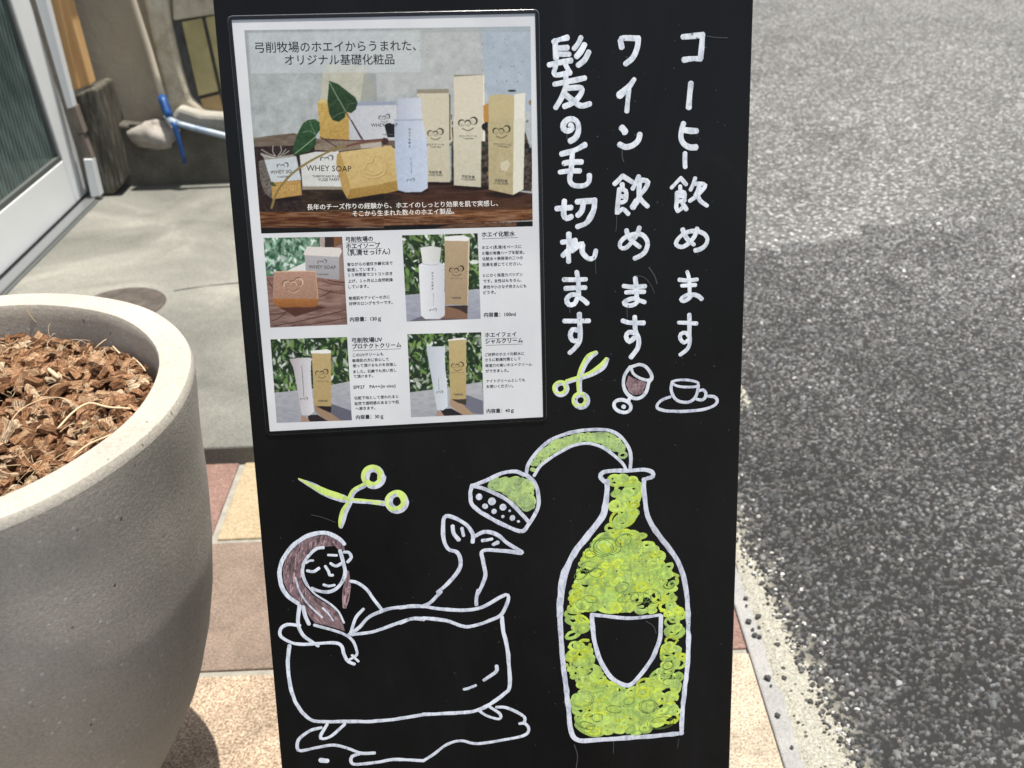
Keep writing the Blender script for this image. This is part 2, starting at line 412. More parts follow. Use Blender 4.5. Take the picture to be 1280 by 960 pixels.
for oy in range(-K, K+1):
    for ox in range(-K, K+1):
        gi = ci+ox; gj = cj+oy
        ddx = gi*dx-sx; ddy = gj*dx-sy
        d2 = (ddx*asp)**2+(ddy/asp)**2
        ok = (d2 < sr**2) & (gi >= 0) & (gi < nx) & (gj >= 0) & (gj < ny)
        k = np.nonzero(ok)[0]
        hgt = sr[k]*sh[k]*.9*np.sqrt(1-d2[k]/sr[k]**2)+ddx[k]*tiltx[k]*.6+ddy[k]*tilty[k]*.6-.0006
        cur = Hh[gj[k], gi[k]]
        up = hgt > cur
        k = k[up]; hgt = hgt[up]
        o2 = np.argsort(hgt); k = k[o2]; hgt = hgt[o2]
        Hh[gj[k], gi[k]] = hgt
        Cc[gj[k], gi[k]] = tone[k][:, None]*(1+np.stack([warm[k], 0*k, -warm[k]], -1))
XX, YY = np.meshgrid(xx, yy)
edge_px = [gnd(*p) for p in [(921, 688), (948, 735), (972, 790), (998, 838), (1026, 900), (1050, 958)]]
ey = [e[1] for e in edge_px][::-1]; ex = [e[0] for e in edge_px][::-1]
ey = [.3]+ey+[1.8, 3.2]; ex = [ex[0]+.02]+ex+[.335, .35]
edge = np.interp(YY[:, 0], ey, ex)+(smooth_noise((ny, 4), 9, .016, 5)[:, 0]-.008)+(smooth_noise((ny, 4), 2.5, .008, 6)[:, 0]-.004)
seam_px = [gnd(*p) for p in [(900, 318), (960, 305), (1030, 296), (1100, 280), (1180, 264), (1290, 242), (1400, 225)]]
seam = np.interp(XX[0], [s[0] for s in seam_px], [s[1] for s in seam_px])+(smooth_noise((4, nx), 22, .10, 8)[0]-.05)+(smooth_noise((4, nx), 5, .03, 9)[0]-.015)
de = XX-edge[:, None]; ds = seam[None]-YY
fall = np.clip(de/.018, 0, 1)*np.clip(ds/.03, 0, 1)
base = -.004+.0125*fall**.6+(smooth_noise((ny, nx), 60, .006, 11)-.003)*np.clip(de/.1, 0, 1)
# tint: paler towards the seam and to the right, larger soft patches
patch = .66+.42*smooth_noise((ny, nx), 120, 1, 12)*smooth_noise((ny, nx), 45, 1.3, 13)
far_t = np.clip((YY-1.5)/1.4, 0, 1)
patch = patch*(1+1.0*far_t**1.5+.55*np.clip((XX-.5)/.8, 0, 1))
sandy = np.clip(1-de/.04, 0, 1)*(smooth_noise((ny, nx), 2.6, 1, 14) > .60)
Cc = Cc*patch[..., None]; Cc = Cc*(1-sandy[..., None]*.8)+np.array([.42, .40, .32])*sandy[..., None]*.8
keep = (de > 0) & (ds > 0)
mask = keep[:-1, :-1] & keep[1:, :-1] & keep[:-1, 1:] & keep[1:, 1:]
m_near = Mat('new_asphalt', .75, .28)
at = m_near.t.nodes.new('ShaderNodeAttribute'); at.attribute_name = 'tint'
c = m_near.mix(1, at.outputs['Color'], m_near.ramp(m_near.noise(600, 2, .8), [(.3, (.7,)*3), (.7, (1.3,)*3)]), 'MULTIPLY')
m_near.color(c).bump(m_near.noise(900, 3, .8), .5, .001)
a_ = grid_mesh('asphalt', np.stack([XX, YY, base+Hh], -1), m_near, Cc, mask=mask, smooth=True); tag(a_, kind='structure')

def pebble(name, p, r, m, seed):
    g = np.random.default_rng(seed); V = []; Fc = []
    n, k = 7, 4
    V.append((0, 0, r*.55))
    for j in range(1, k):
        a = math.pi*j/k
        for i in range(n):
            b = 2*math.pi*(i+.5*(j % 2))/n; q = r*(1+g.uniform(-.28, .28))
            V.append((q*math.sin(a)*math.cos(b), q*math.sin(a)*math.sin(b)*g.uniform(.8, 1), q*math.cos(a)*.6))
    V.append((0, 0, -r*.5))
    for i in range(n): Fc.append((0, 1+i, 1+(i+1) % n))
    for j in range(k-2):
        for i in range(n):
            a = 1+j*n+i; b = 1+j*n+(i+1) % n; Fc.append((a, a+n, b+n, b))
    L = 1+(k-2)*n
    for i in range(n): Fc.append((L+(i+1) % n, L+i, len(V)-1))
    return V, Fc
m_crumb = concrete('asphalt_crumb', (.03, .03, .03), (.08, .08, .078), 200)
m_crumb2 = concrete('pale_crumb', (.25, .24, .22), (.5, .48, .44), 200)
crumbs = [(932, 746, 3.4), (933, 755, 2.2), (948, 769, 4.6), (936, 775, 4.6), (941, 785, 2.5), (949, 782, 2.3), (944, 792, 3.8), (950, 794, 3.6), (972, 799, 2.6), (972, 805, 4.8), (977, 785, 2.2), (984, 781, 3.0), (998, 828, 5.2), (1002, 836, 4.8), (979, 834, 3.4), (980, 846, 4.0), (960, 846, 4.4), (964, 855, 2.0), (972, 892, 3.6), (1013, 875, 4.2), (955, 755, 2.0), (928, 707, 2.6), (930, 713, 2), (990, 932, 2.4)]
pm = []
for k in range(6):
    V, Fc = pebble('loose_crumb', (0, 0, 0), 1.0, m_crumb, k)
    me = bpy.data.meshes.new('loose_crumb'); me.from_pydata(V, [], Fc); me.materials.append(m_crumb.m); pm.append(me)
for k, (x, y, r) in enumerate(crumbs):
    P = gnd(x, y, .006); R = r*.00105
    o = bpy.data.objects.new('loose_crumb', pm[k % 6]); link(o); o.scale = (R, R, R*.9); o.location = (P[0], P[1], .0025+R*.45)
    o.rotation_euler = (0, 0, k*1.7)
    tag(o, 'small black asphalt crumb lying loose on the pale kerb beside the road', 'stone', 'asphalt crumbs scattered on the kerb')
# finer grit along the asphalt edge, one mass
V = []; Fc = []; cl = []
for k in range(1500):
    y = random.uniform(.76, 1.75); e = np.interp(y, ey, ex); x = e+random.gauss(.012, .022)
    if x < .335: continue
    R = random.uniform(.0008, .0032) if x < e+.02 else random.uniform(.0012, .0042)
    v, f = pebble('', (0, 0, 0), R, None, k % 40); n0 = len(V)
    z = .0015+R*.3 if x < e else .006+R*.3
    V += [(a+x, b+y, c_+z) for a, b, c_ in v]; Fc += [tuple(i+n0 for i in q) for q in f]
    tn = random.choice([.04, .05, .06, .1, .3, .45]); cl += [(tn, tn*.98, tn*.93)]*len(v)
o = mesh_obj('gravel', V, Fc, m_near, cols=np.array(cl), kind='stuff')
tag(o, 'fine dark and pale grit strewn along the crumbling asphalt edge', 'gravel')

# ------------------------------------------------------------------ concrete step
ZS = .036
step_front = gnd(290, 558, ZS)[1]; WY = gnd(220, 224, ZS)[1]
step = box('concrete_step', (-1.33, step_front, -.018), (.28, WY+.2, ZS), m_slab, bevel=.004); tag(step, kind='structure')
a, b = gnd(217, 364, ZS), gnd(297, 354, ZS)
cp = catmull([a, (a+b)/2+np.array([0, .006, 0]), b, b+(b-a)*1.2+np.array([0, -.01, 0]), b+(b-a)*2.4], .03)
V = []; Fc = []
for i, p in enumerate(cp):
    wd = .0014+.0008*math.sin(i*2.1); V += [p+np.array([0, -wd, .0012]), p+np.array([0, wd, .0012])]
    if i: Fc.append((2*i-2, 2*i-1, 2*i+1, 2*i))
o = mesh_obj('crack', V, Fc, m_dark); o.parent = step
# round cover
e = gnd(201, 388, ZS); tp = gnd(150, 361, ZS); R = .105
cx, cy = e[0]-R, tp[1]-R
ct = empty('inspection_cover', (cx, cy, ZS), 'round rusty brown drain cover set in the concrete step behind the planter', 'drain cover')
def disc(name, r0, r1, z0, z1, m, par, c=(0, 0)):
    V = []; Fc = []; n = 64
    for i in range(n):
        a = 2*math.pi*i/n; V += [(c[0]+r0*math.cos(a), c[1]+r0*math.sin(a), z0), (c[0]+r1*math.cos(a), c[1]+r1*math.sin(a), z1)]
    for i in range(n): j = (i+1) % n; Fc.append((2*i, 2*j, 2*j+1, 2*i+1))
    Fc.append(tuple(2*i+1 for i in range(n)))
    o = mesh_obj(name, V, Fc, m); fix_normals(o); o.parent = par; return o
disc('rim', R, R-.002, .0005, .003, m_iron, ct); disc('lid', R-.012, R-.014, .003, .0052, m_iron, ct)

# ------------------------------------------------------------------ building at the back left
WZ = 2.7
bld = empty('shop_building', (-.6, WY, 0), 'brown plastered shop wall with cream pilaster and yellow tiles behind the signboard', 'building')
put(box('wall', (-1.9, WY, -.02), (.16, WY+.16, WZ), m_plaster), bld)
put(box('side_wall', (.0, WY+.16, -.02), (.16, WY+3, WZ), m_plaster), bld)
def Wp(pts, Y, s=1.0): return [at_Y(x*s, y*s, Y) for x, y in pts]
pl = WY-.055
zt = at_Y(200, 158, pl)[2]
o = prism('plinth', [(-1.30, WY, ZS-.01), (.16, WY, ZS-.01), (.16, WY, zt-.02), (-.60, WY, zt-.03), (-.95, WY, zt+.015), (-1.08, WY, zt+.0), (-1.30, WY, zt+.03)], (0, -.055, 0), m_dirt, bevel=.008); put(o, bld)
o = prism('pilaster', Wp([(160, -330), (208, -330), (206, -100), (209, 0), (213, 30), (226, 88), (238, 124), (256, 139), (300, 141), (420, 140), (420, 178), (286, 171), (226, 160), (209, 156), (206, 120), (165, -60)], WY-.03), (0, .07, 0), m_cream, bevel=.012); put(o, bld)
o = prism('skirting', Wp([(222, 134), (250, 143), (300, 146), (420, 146), (420, 176), (286, 167), (228, 158), (212, 150)], WY-.07), (0, .06, 0), m_skirt, bevel=.012); put(o, bld)
o = prism('lintel', Wp([(206, -330), (500, -330), (500, 5), (262, 19), (216, 26)], WY-.022), (0, .03, 0), m_cream, bevel=.006); put(o, bld)
jp = prism('joint_backing', Wp([(214, 24), (440, 0), (440, 146), (244, 140)], WY-.008), (0, .012, 0), m_joint); put(jp, bld)
for q, mm in [([(227, 27.5), (252, 22.5), (272.5, 114), (248, 120)], m_wtile), ([(256.5, 21.5), (282, 17), (303, 107), (277, 113)], m_wtile),
              ([(286, 16), (312, 11), (333, 100), (307, 106)], m_wtile), ([(250, 124), (274, 118), (280, 140), (255, 140)], m_wtile2), ([(278.5, 117), (304, 111), (310, 140), (285, 140)], m_wtile2)]:
    o = prism('ceramic_tile', Wp(q, WY-.016), (0, .010, 0), mm, bevel=.002); put(o, bld)

# corner post and weathered base
XD = gnd(62, 290, ZS)[0]          # door plane
PY = gnd(136, 243, ZS)[1]
post = empty('corner_post', (-1.2, PY, ZS), 'orange varnished wooden corner post standing on a weathered grey base by the door', 'post')
s = .25
put(prism('post_shaft', Wp([(40, -230), (66, -230), (98, 110), (113, 104), (75, 0)][:2]+[(75, 0), (99, 112), (92, 113), (57, 0)], PY-.0), (0.0, .085, 0), m_orange, bevel=.004), post)
put(prism('post_flank', Wp([(67, -60), (76, -60), (84, 0), (113, 106), (98, 111), (75, 0)], PY+.012), (0, .05, 0), m_orange, bevel=.002), post)
put(prism('post_base', Wp([(93, 120), (101, 116), (113, 111), (121, 112), (135, 160), (146, 205), (152, 232), (142, 243), (127, 244), (116, 200)], PY-.02), (0, .15, 0), m_old, bevel=.006), post)
put(prism('wood_block', Wp([(84, 134), (94, 133), (106, 167), (95, 168)], PY-.05), (0, .03, 0), m_grain, bevel=.002), post)
put(prism('wood_block', Wp([(95, 169), (104, 168), (116, 199), (106, 200)], PY-.05), (0, .03, 0), m_grain, bevel=.002), post)

# pipe with blue tape
pp = empty('water_pipe', (-1.0, WY-.09, ZS), 'thin cream water pipe on the brown wall with blue tape at its joint', 'pipe')
yy_ = WY-.05
put(tube('upright_pipe', [at_Y(150, -60, yy_), at_Y(166, 0, yy_), at_Y(186, 62, yy_), at_Y(204, 124, yy_-.01)], .010, m_pipe), pp)
put(tube('blue_tape', [at_Y(202.5, 121, yy_-.01), at_Y(207, 134, yy_-.03), at_Y(212, 147, yy_-.045)], .0135, m_blue), pp)
put(tube('pipe_joint', [at_Y(209, 144, yy_-.04), at_Y(214, 152, yy_-.05), at_Y(222, 155, yy_-.05)], .0125, m_bluew), pp)
put(tube('branch_pipe', [at_Y(216, 153, yy_-.05), at_Y(250, 162, yy_-.05), at_Y(290, 172, yy_-.05), at_Y(350, 190, yy_-.05)], .0095, m_bluew), pp)
put(tube('tape_tail', [at_Y(217, 152, yy_-.055), at_Y(221, 166, yy_-.06), at_Y(226, 184, yy_-.06), at_Y(231, 204, yy_-.06)], (.010, .006), m_blue), pp)
# pale lump of mortar on the plinth
V = []; Fc = []; n = 18; k = 10
for j in range(k+1):
    for i in range(n):
        a = math.pi*j/k; b = 2*math.pi*i/n; q = 1+.12*math.sin(3*b+.6*j)+.07*math.sin(5*b-j)+.04*math.sin(9*b+2*j)
        V.append((.074*q*math.sin(a)*math.cos(b), .04*q*math.sin(a)*math.sin(b), .036*q*math.cos(a)+.008*math.sin(2*b)))
for j in range(k):
    for i in range(n): Fc.append((j*n+i, (j+1)*n+i, (j+1)*n+(i+1) % n, j*n+(i+1) % n))
lp = at_Y(192, 169, WY-.07)
o = mesh_obj('mortar_lump', V, Fc, m_lump, smooth=True); o.location = lp
tag(o, 'pale rough lump of mortar stuck on the dark wall base left of the blue tape', 'mortar lump')

# sliding door in the plane x = XD
door = empty('glass_door', (XD, 2.2, ZS), 'white framed sliding door with ribbed dark glass at the left edge', 'door')
def Dp(pts, X=None): return [at_X(x, y, XD if X is None else X) for x, y in pts]
bn, bf = at_X(0, 344, XD), at_X(112, 239, XD)
z0 = (bn[2]+bf[2])/2; y_far = bf[1]
yi = at_X(96, 252, XD)[1]          # inner edge of the far stile
zp1 = at_X(77, 203, XD)[2]; zp2 = at_X(0, 265, XD)[2]; zp = (zp1+zp2)/2
y_near = 1.55
slope = (at_X(26, 0, XD)[1]-at_X(104, 245, XD)[1])/(at_X(26, 0, XD)[2]-at_X(104, 245, XD)[2])
def dpoly(y0, y1, za, zb, lean=True):
    f = slope if lean else 0
    return [(XD, y0+f*(za-z0), za), (XD, y1+f*(za-z0), za), (XD, y1+f*(zb-z0), zb), (XD, y0+f*(zb-z0), zb)]
put(prism('stile', dpoly(yi, y_far, z0, 2.1), (-.035, 0, 0), m_door, bevel=.003), door)
put(prism('stile', dpoly(y_near-.1, y_near, z0, 2.1, False), (-.035, 0, 0), m_door, bevel=.003), door)
put(prism('bottom_panel', dpoly(y_near+.002, yi-.004, z0, zp), (-.030, 0, 0), m_door, bevel=.002), door)
put(prism('glass_bead', [(q[0]-.002, q[1], q[2]) for q in dpoly(y_near+.002, yi-.004, zp+.002, zp+.016)], (-.02, 0, 0), m_gasket), door)
gl_ = prism('glass_pane', [(q[0]-.014, q[1], q[2]) for q in dpoly(y_near+.002, yi-.004, zp+.017, 2.0)], (-.006, 0, 0), m_glass); put(gl_, door)
put(prism('glass_bead', [(q[0]-.004, q[1], q[2]) for q in dpoly(yi-.018, yi-.005, zp+.018, 1.99)], (-.02, 0, 0), m_gasket), door)
put(prism('top_rail', dpoly(y_near, yi, 2.001, 2.1, False), (-.035, 0, 0), m_door), door)
jf = (at_X(112, 239, XD)[1])
put(prism('jamb', Wp([(41, -60), (58, 0), (86, 134), (96, 190), (112, 246), (122, 246), (105, 197), (94, 134), (92, 110), (59, 0), (45, -60)][:0]+[(30, -60), (43, -60), (58, 0), (92, 134), (84, 136), (44, 0)], PY-.06), (0, .03, 0), m_jamb, bevel=.002), door)
put(prism('jamb_foot', Wp([(104, 199), (115, 199), (126, 245), (114, 247)], PY-.055), (0, .03, 0), m_jamb, bevel=.002), door)
# threshold
tb = gnd(122, 247, ZS)[0]
th = empty('door_threshold', (XD, 2.2, ZS), 'grey aluminium threshold rail running under the white sliding door', 'threshold')
put(box('dark_channel', (XD-.06, 1.2, ZS-.004), (XD+.012, PY-.06, ZS+.004), m_dark), th)
put(box('rail', (XD+.013, 1.2, ZS-.004), (XD+.048, PY-.06, ZS+.010), m_rail, bevel=.003), th)
put(box('rail_lip', (XD+.049, 1.2, ZS-.004), (XD+.056, PY-.06, ZS+.004), m_gasket), th)
put(box('wall_above_door', (XD-.2, y_near-.4, 2.12), (XD, WY, WZ), m_plaster), bld)

# ------------------------------------------------------------------ planter
PC = (-.547, .834); ZR = .572
prof = [(0, .098), (.004, .103), (.03, .1075), (.05, .112), (.075, .120), (.10, .1325), (.13, .1505), (.16, .1665), (.19, .1805), (.22, .1925), (.26, .2055), (.317, .219), (.371, .2285), (.434, .2345), (.49, .2385), (.535, .2430), (.5628, .2452), (.5632, .2452), (.5715, .2428), (.572, .2424), (.572, .2420), (.572, .2136), (.572, .2130), (.5712, .2126), (.568, .2120), (.5675, .2118), (.53, .2095), (.45, .202), (.40, .195)]
V = []; Fc = []; n = 160
pr = []
for a, b in zip(prof[:-1], prof[1:]):
    k = max(1, int(math.hypot(b[0]-a[0], b[1]-a[1])/.012))
    for q in range(k): pr.append((a[0]+(b[0]-a[0])*q/k, a[1]+(b[1]-a[1])*q/k))
pr.append(prof[-1])
for j, (z, r) in enumerate(pr):
    for i in range(n):
        a = 2*math.pi*i/n
        rr = r+.0006*math.sin(3*a+z*9)+.0004*math.sin(11*a+z*40)
        V.append((rr*math.cos(a), rr*math.sin(a), z))
for j in range(len(pr)-1):
    for i in range(n): Fc.append((j*n+i, j*n+(i+1) % n, (j+1)*n+(i+1) % n, (j+1)*n+i))
Fc.append(tuple(range(n-1, -1, -1))); Fc.append(tuple((len(pr)-1)*n+i for i in range(n)))
o = mesh_obj('planter', V, Fc, m_planter, smooth=True); o.location = (*PC, 0)
tag(o, 'big round pale grey concrete planter full of bark at the left', 'planter')
bz = ZR-.037
mul = empty('bark_mulch', (*PC, bz), 'brown coconut bark chips filling the round concrete planter', 'bark mulch')
def chip_mesh(seed, L, W, T):
    g = np.random.default_rng(seed); nl = 4
    V = []; uv = []
    ring = [(-1, -1), (1, -1), (1, 1), (-1, 1)]
    for i in range(nl+1):
        u = i/nl-.5
        for (a, b) in ring:
            V.append([L*u+g.normal(0, L*.03 if 0 < i < nl else L*.05), W/2*a*(1+g.normal(0, .10)), T/2*b*(1+g.normal(0, .2))+T*.5*math.sin(u*3+seed)])
    Fc = []
    for i in range(nl):
        for k in range(4): Fc.append((i*4+k, i*4+(k+1) % 4, (i+1)*4+(k+1) % 4, (i+1)*4+k))
    Fc += [(3, 2, 1, 0), tuple(nl*4+k for k in range(4))]
    uvs = [((v[0]*60+seed), (v[1]+v[2])*60+seed*3) for v in V]
    return V, Fc, uvs
chips = []
for k in range(22):
    L = random.choice([.009, .012, .015, .019, .024]); chips.append(chip_mesh(k, L, L*random.uniform(.38, .72), random.uniform(.0025, .006)))
def mk(V, Fc, uvs, name, m):
    me = bpy.data.meshes.new(name); me.from_pydata([tuple(v) for v in V], [], Fc); me.materials.append(m.m)
    ul = me.uv_layers.new(name='UVMap'); vi = np.zeros(len(me.loops), np.int32); me.loops.foreach_get('vertex_index', vi)
    ul.data.foreach_set('uv', np.array(uvs, np.float32)[vi].ravel()); me.update(); return me
chip_me = [mk(*c_, 'bark_chip', m_bark) for c_ in chips]
spots = []
for k in range(4200):
    r = .206*math.sqrt(random.random()); a = random.uniform(0, 2*math.pi)
    zz = random.uniform(-.010, .010)-.004*(r/.2)**2+.004*math.sin(r*40+a*3)
    spots.append((r*math.cos(a), r*math.sin(a), zz))
def vis(p):
    q = project(np.array([PC[0]+p[0], PC[1]+p[1], bz+p[2]])); return q[0] > 0 and q[1] < 640
seen = sorted([p for p in spots if vis(p)], key=lambda p: -p[2]); big = seen[:300]; bigset = set(big)
SV = []; SF = []; SU = []
for i, p in enumerate(spots):
    rot = Matrix.Rotation(random.uniform(0, 6.28), 3, 'Z') @ Matrix.Rotation(random.gauss(0, .42), 3, 'X') @ Matrix.Rotation(random.gauss(0, .36), 3, 'Y')
    rr = math.hypot(p[0], p[1]); k = random.randrange(len(chips))
    if rr > .195: p2 = (p[0]*.195/rr, p[1]*.195/rr, p[2])
    else: p2 = p
    if p in bigset:
        o = bpy.data.objects.new('bark_chip', chip_me[k]); link(o, mul); o.location = p2; o.rotation_euler = rot.to_euler(); s_ = random.uniform(.9, 1.35); o.scale = (s_, s_, s_)
    else:
        n0 = len(SV); cV, cF, cU = chips[k]
        for v in cV: SV.append(tuple(rot @ Vector(v)+Vector(p2)))
        SF += [tuple(q+n0 for q in f) for f in cF]; SU += cU
me = mk(SV, SF, SU, 'bark_chips', m_bark); o = bpy.data.objects.new('bark_chips', me); link(o, mul); o['kind'] = 'stuff'
o = disc('mulch_bed', .2075, .207, -.03, -.012, m_soil, mul)
# fine fibres as one mass
FV = []; FF = []
for k in range(520):
    r = .195*math.sqrt(random.random()); a = random.uniform(0, 6.28); p = np.array([r*math.cos(a), r*math.sin(a), .008]); th_ = random.uniform(0, 6.28)
    L = random.uniform(.006, .028); bend = random.gauss(0, .8); n0 = len(FV); wdt = random.uniform(.0001, .0003); nseg = 6; el = random.gauss(.15, .35)
    for i in range(nseg+1):
        d = np.array([math.cos(th_), math.sin(th_), 0]); nn = np.array([-d[1], d[0], 0])
        zo = el*L*math.sin(math.pi*i/nseg)*.6
        FV += [p+nn*wdt+[0, 0, zo], p-nn*wdt+[0, 0, zo], p+[0, 0, zo+wdt*1.4]]
        p = p+d*L/nseg; th_ += bend/nseg
    for i in range(nseg):
        for q in range(3): FF.append((n0+i*3+q, n0+i*3+(q+1) % 3, n0+i*3+3+(q+1) % 3, n0+i*3+3+q))
FV = [v if math.hypot(v[0], v[1]) < .200 else v*np.array([.199/math.hypot(v[0], v[1])]*2+[1]) for v in FV]
o = mesh_obj('fibres', FV, FF, m_fibre, kind='stuff'); o.parent = mul
# a few long pale straws
zb = bz+.011
def bark_pts(pts): return [gnd(x, y, zb+dz)-np.array([*PC, bz]) for x, y, dz in pts]
for pts, r_ in [([(72, 536, 0), (92, 515, .004), (112, 504, .006), (135, 509, .004), (165, 511, 0)], .0011), ([(90, 572, 0), (110, 556, .004), (140, 543, .002)], .0009), ([(10, 532, 0), (25, 513, .006), (50, 500, .008), (75, 497, .004), (92, 506, 0)], .0005),
                ([(27, 384, .026), (35, 390, .018), (44, 402, .006), (60, 407, .0)], .0004), ([(141, 433, -.004), (150, 442, -.002)], .0009), ([(58, 460, .002), (66, 466, .003), (74, 473, 0)], .0022), ([(166, 447, -.003), (176, 456, -.001), (182, 464, -.003)], .0008), ([(118, 436, 0), (127, 428, .004), (133, 424, .004)], .0005)]:
    o = tube('straw', bark_pts(pts), r_, m_fibre, seg=6, step=.004); o.parent = mul

# ------------------------------------------------------------------ sign board
BO = CAM+np.array([-.187, .674, -.409]); BN = nrm([.079, -.967, .241])
BX = nrm(np.array([.997, .073, -.033])-BN*np.dot([.997, .073, -.033], BN)); BY = np.cross(BN, BX)
def bp_(x, y, off=0.0):
    return on_plane(x, y, BO, BN)+BN*off
def uv_(x, y):
    d = on_plane(x, y, BO, BN)-BO; return np.array([d @ BX, d @ BY])
def b3(u, v, off=0.0): return BO+BX*u+BY*v+BN*off
l0, l1 = uv_(266, 0), uv_(352, 960); r0, r1 = uv_(942, 0), uv_(912, 960)
vb = -BO[2]/BY[2]+.012; vt = l0[1]+.055
def ext(a, b, v): return a[0]+(b[0]-a[0])*(v-a[1])/(b[1]-a[1])
sign = empty('sign_board', (0, .62, 0), 'black folding pavement signboard hand painted with white writing, a green bottle and a bathtub', 'sign board')
o = prism('front_panel', [b3(ext(l0, l1, vb), vb), b3(ext(r0, r1, vb), vb), b3(ext(r0, r1, vt), vt), b3(ext(l0, l1, vt), vt)], -BN*.009, m_board, bevel=.0012); put(o, sign)
top = b3((ext(l0, l1, vt)+ext(r0, r1, vt))/2, vt, -.012); hw = (ext(r0, r1, vt)-ext(l0, l1, vt))/2-.004
RN = nrm([-.079, .967, .241])
RY = np.cross(BX, RN); RY = RY if RY[2] > 0 else -RY
lr = (top[2]-.01)/RY[2]
q = [top-BX*hw, top+BX*hw, top+BX*hw-RY*lr, top-BX*hw-RY*lr]
o = prism('rear_panel', q, -RN*-.009, m_board, bevel=.0012); put(o, sign)
for s_ in (-.6, .6):
    o = tube('hinge', [top+BX*(hw*s_-.03)+np.array([0, .006, .006]), top+BX*(hw*s_+.03)+np.array([0, .006, .006])], .005, m_metal); put(o, sign)

PX = .00058                       # one photograph pixel on the board, metres (only used for brush widths)
layer = [0]
def ribbon_geo(pts, w, seed=0, taper=.75, rough_=1.0, edge=.93, tone=1.0, z=None):
    """pts in board metres (n,2[+w]); returns V(local 3d), F, colour"""
    g = np.random.default_rng(seed)
    P = catmull(pts, .0016); n = len(P)
    W = P[:, 2] if P.shape[1] > 2 else np.full(n, w)
    T = np.gradient(P[:, :2], axis=0); T /= np.linalg.norm(T, axis=1)[:, None]+1e-12
    N = np.stack([-T[:, 1], T[:, 0]], -1)
    jl = np.interp(np.arange(n), np.linspace(0, n, max(3, n//3)), 1+g.normal(0, .095*rough_, max(3, n//3)))
    jr = np.interp(np.arange(n), np.linspace(0, n, max(3, n//3)), 1+g.normal(0, .095*rough_, max(3, n//3)))
    prof_ = [(-1, 0), (-.8, .10), (0, .16), (.8, .10), (1, 0)]
    V = []; C = []; Fc = []
    z0 = (.00004+layer[0]*2.0e-7) if z is None else z; layer[0] += 1
    rows = []
    hw_ = W/2
    # rounded, slightly ragged caps
    capn = 4
    for k in range(capn):
        a = math.pi/2*(k+.35)/capn
        rows.append((P[0, :2]-T[0]*hw_[0]*math.cos(a)*.85, N[0], hw_[0]*math.sin(a)*jl[0], hw_[0]*math.sin(a)*jr[0]))
    for i in range(n): rows.append((P[i, :2], N[i], hw_[i]*jl[i], hw_[i]*jr[i]))
    for k in range(capn-1, -1, -1):
        a = math.pi/2*(k+.35)/capn
        rows.append((P[-1, :2]+T[-1]*hw_[-1]*math.cos(a)*.85, N[-1], hw_[-1]*math.sin(a)*jl[-1], hw_[-1]*math.sin(a)*jr[-1]))
    tn = tone*(1+g.normal(0, .035)); wob = np.interp(np.arange(len(rows)), np.linspace(0, len(rows), 6), 1+g.normal(0, .05, 6))
    for i, (p, nn, a, b) in enumerate(rows):
        for (s_, h_) in prof_:
            q = p+nn*(s_*(b if s_ > 0 else a)); V.append((q[0], q[1], z0+h_*.00014))
            C.append(tn*wob[i]*(edge if abs(s_) == 1 else 1.0))
    m_ = len(prof_)
    for i in range(len(rows)-1):
        for k in range(m_-1): Fc.append((i*m_+k, (i+1)*m_+k, (i+1)*m_+k+1, i*m_+k+1))
    return V, Fc, C
class Draw:
    def __init__(s): s.V = []; s.F = []; s.C = []
    def add(s, g3, col=(1, 1, 1)):
        V, Fc, C = g3; n0 = len(s.V)
        s.V += [tuple(b3(*v)) for v in V]; s.F += [tuple(i+n0 for i in f) for f in Fc]; s.C += [tuple(c*np.array(col)) for c in C]
    def build(s, name, m, parent):
        return mesh_obj(name, s.V, s.F, m, parent, smooth=True, cols=np.array(s.C))
def reg(x0, y0, sc): return lambda pts: [(x0+p[0]/sc, y0+p[1]/sc)+tuple(p[2:]) for p in pts]
seed_ = [0]
def S(d, rg, pts, w=6.6, col=(1, 1, 1), **kw):
    """a brush stroke; pts traced in a zoomed view, w in photograph pixels"""
    q = []
    for p in rg(pts):
        u = uv_(p[0], p[1]); q.append((u[0], u[1], (p[2] if len(p) > 2 else w)*PX))
    seed_[0] += 1
    d.add(ribbon_geo(q, 0, seed_[0], **kw), col)
def ell(cx, cy, rx, ry, rot=0, n=14, a0=0, a1=6.5):
    return [(cx+rx*math.cos(a)*math.cos(rot)-ry*math.sin(a)*math.sin(rot), cy+rx*math.cos(a)*math.sin(rot)+ry*math.sin(a)*math.cos(rot)) for a in np.linspace(a0, a1, n)]
PX = float(np.linalg.norm(uv_(700, 300)-uv_(701, 300)))

def lettering(label, chars):
    root = None
    parts = []
    for rg, strokes, w in chars:
        d = Draw()
        for st in strokes:
            if isinstance(st, tuple): S(d, st[0] or rg, st[1], st[2] if len(st) > 2 else w)
            else: S(d, rg, st, w)
        parts.append(d)
    c0 = bpy.data.objects.new('lettering', None); link(c0); c0.empty_display_size = .02; c0.location = tuple(b3(*uv_(*chars[0][0]([(0, 0)])[0][:2])))
    put(c0, sign); c0['label'] = label
    for d in parts: d.build('character', m_white, c0)
C1, C2, C3, C4 = reg(830, 36, 8.727), reg(830, 140, 8.727), reg(830, 210, 8.727), reg(830, 320, 7.385)
C5, C6, C7, C8 = reg(756, 36, 8.727), reg(756, 146, 8.727), reg(756, 246, 8.727), reg(756, 340, 8.727)
D1, D2, D3, D4 = reg(680, 36, 8.727), reg(680, 140, 8.727), reg(680, 240, 8.727), reg(680, 335, 8.727)
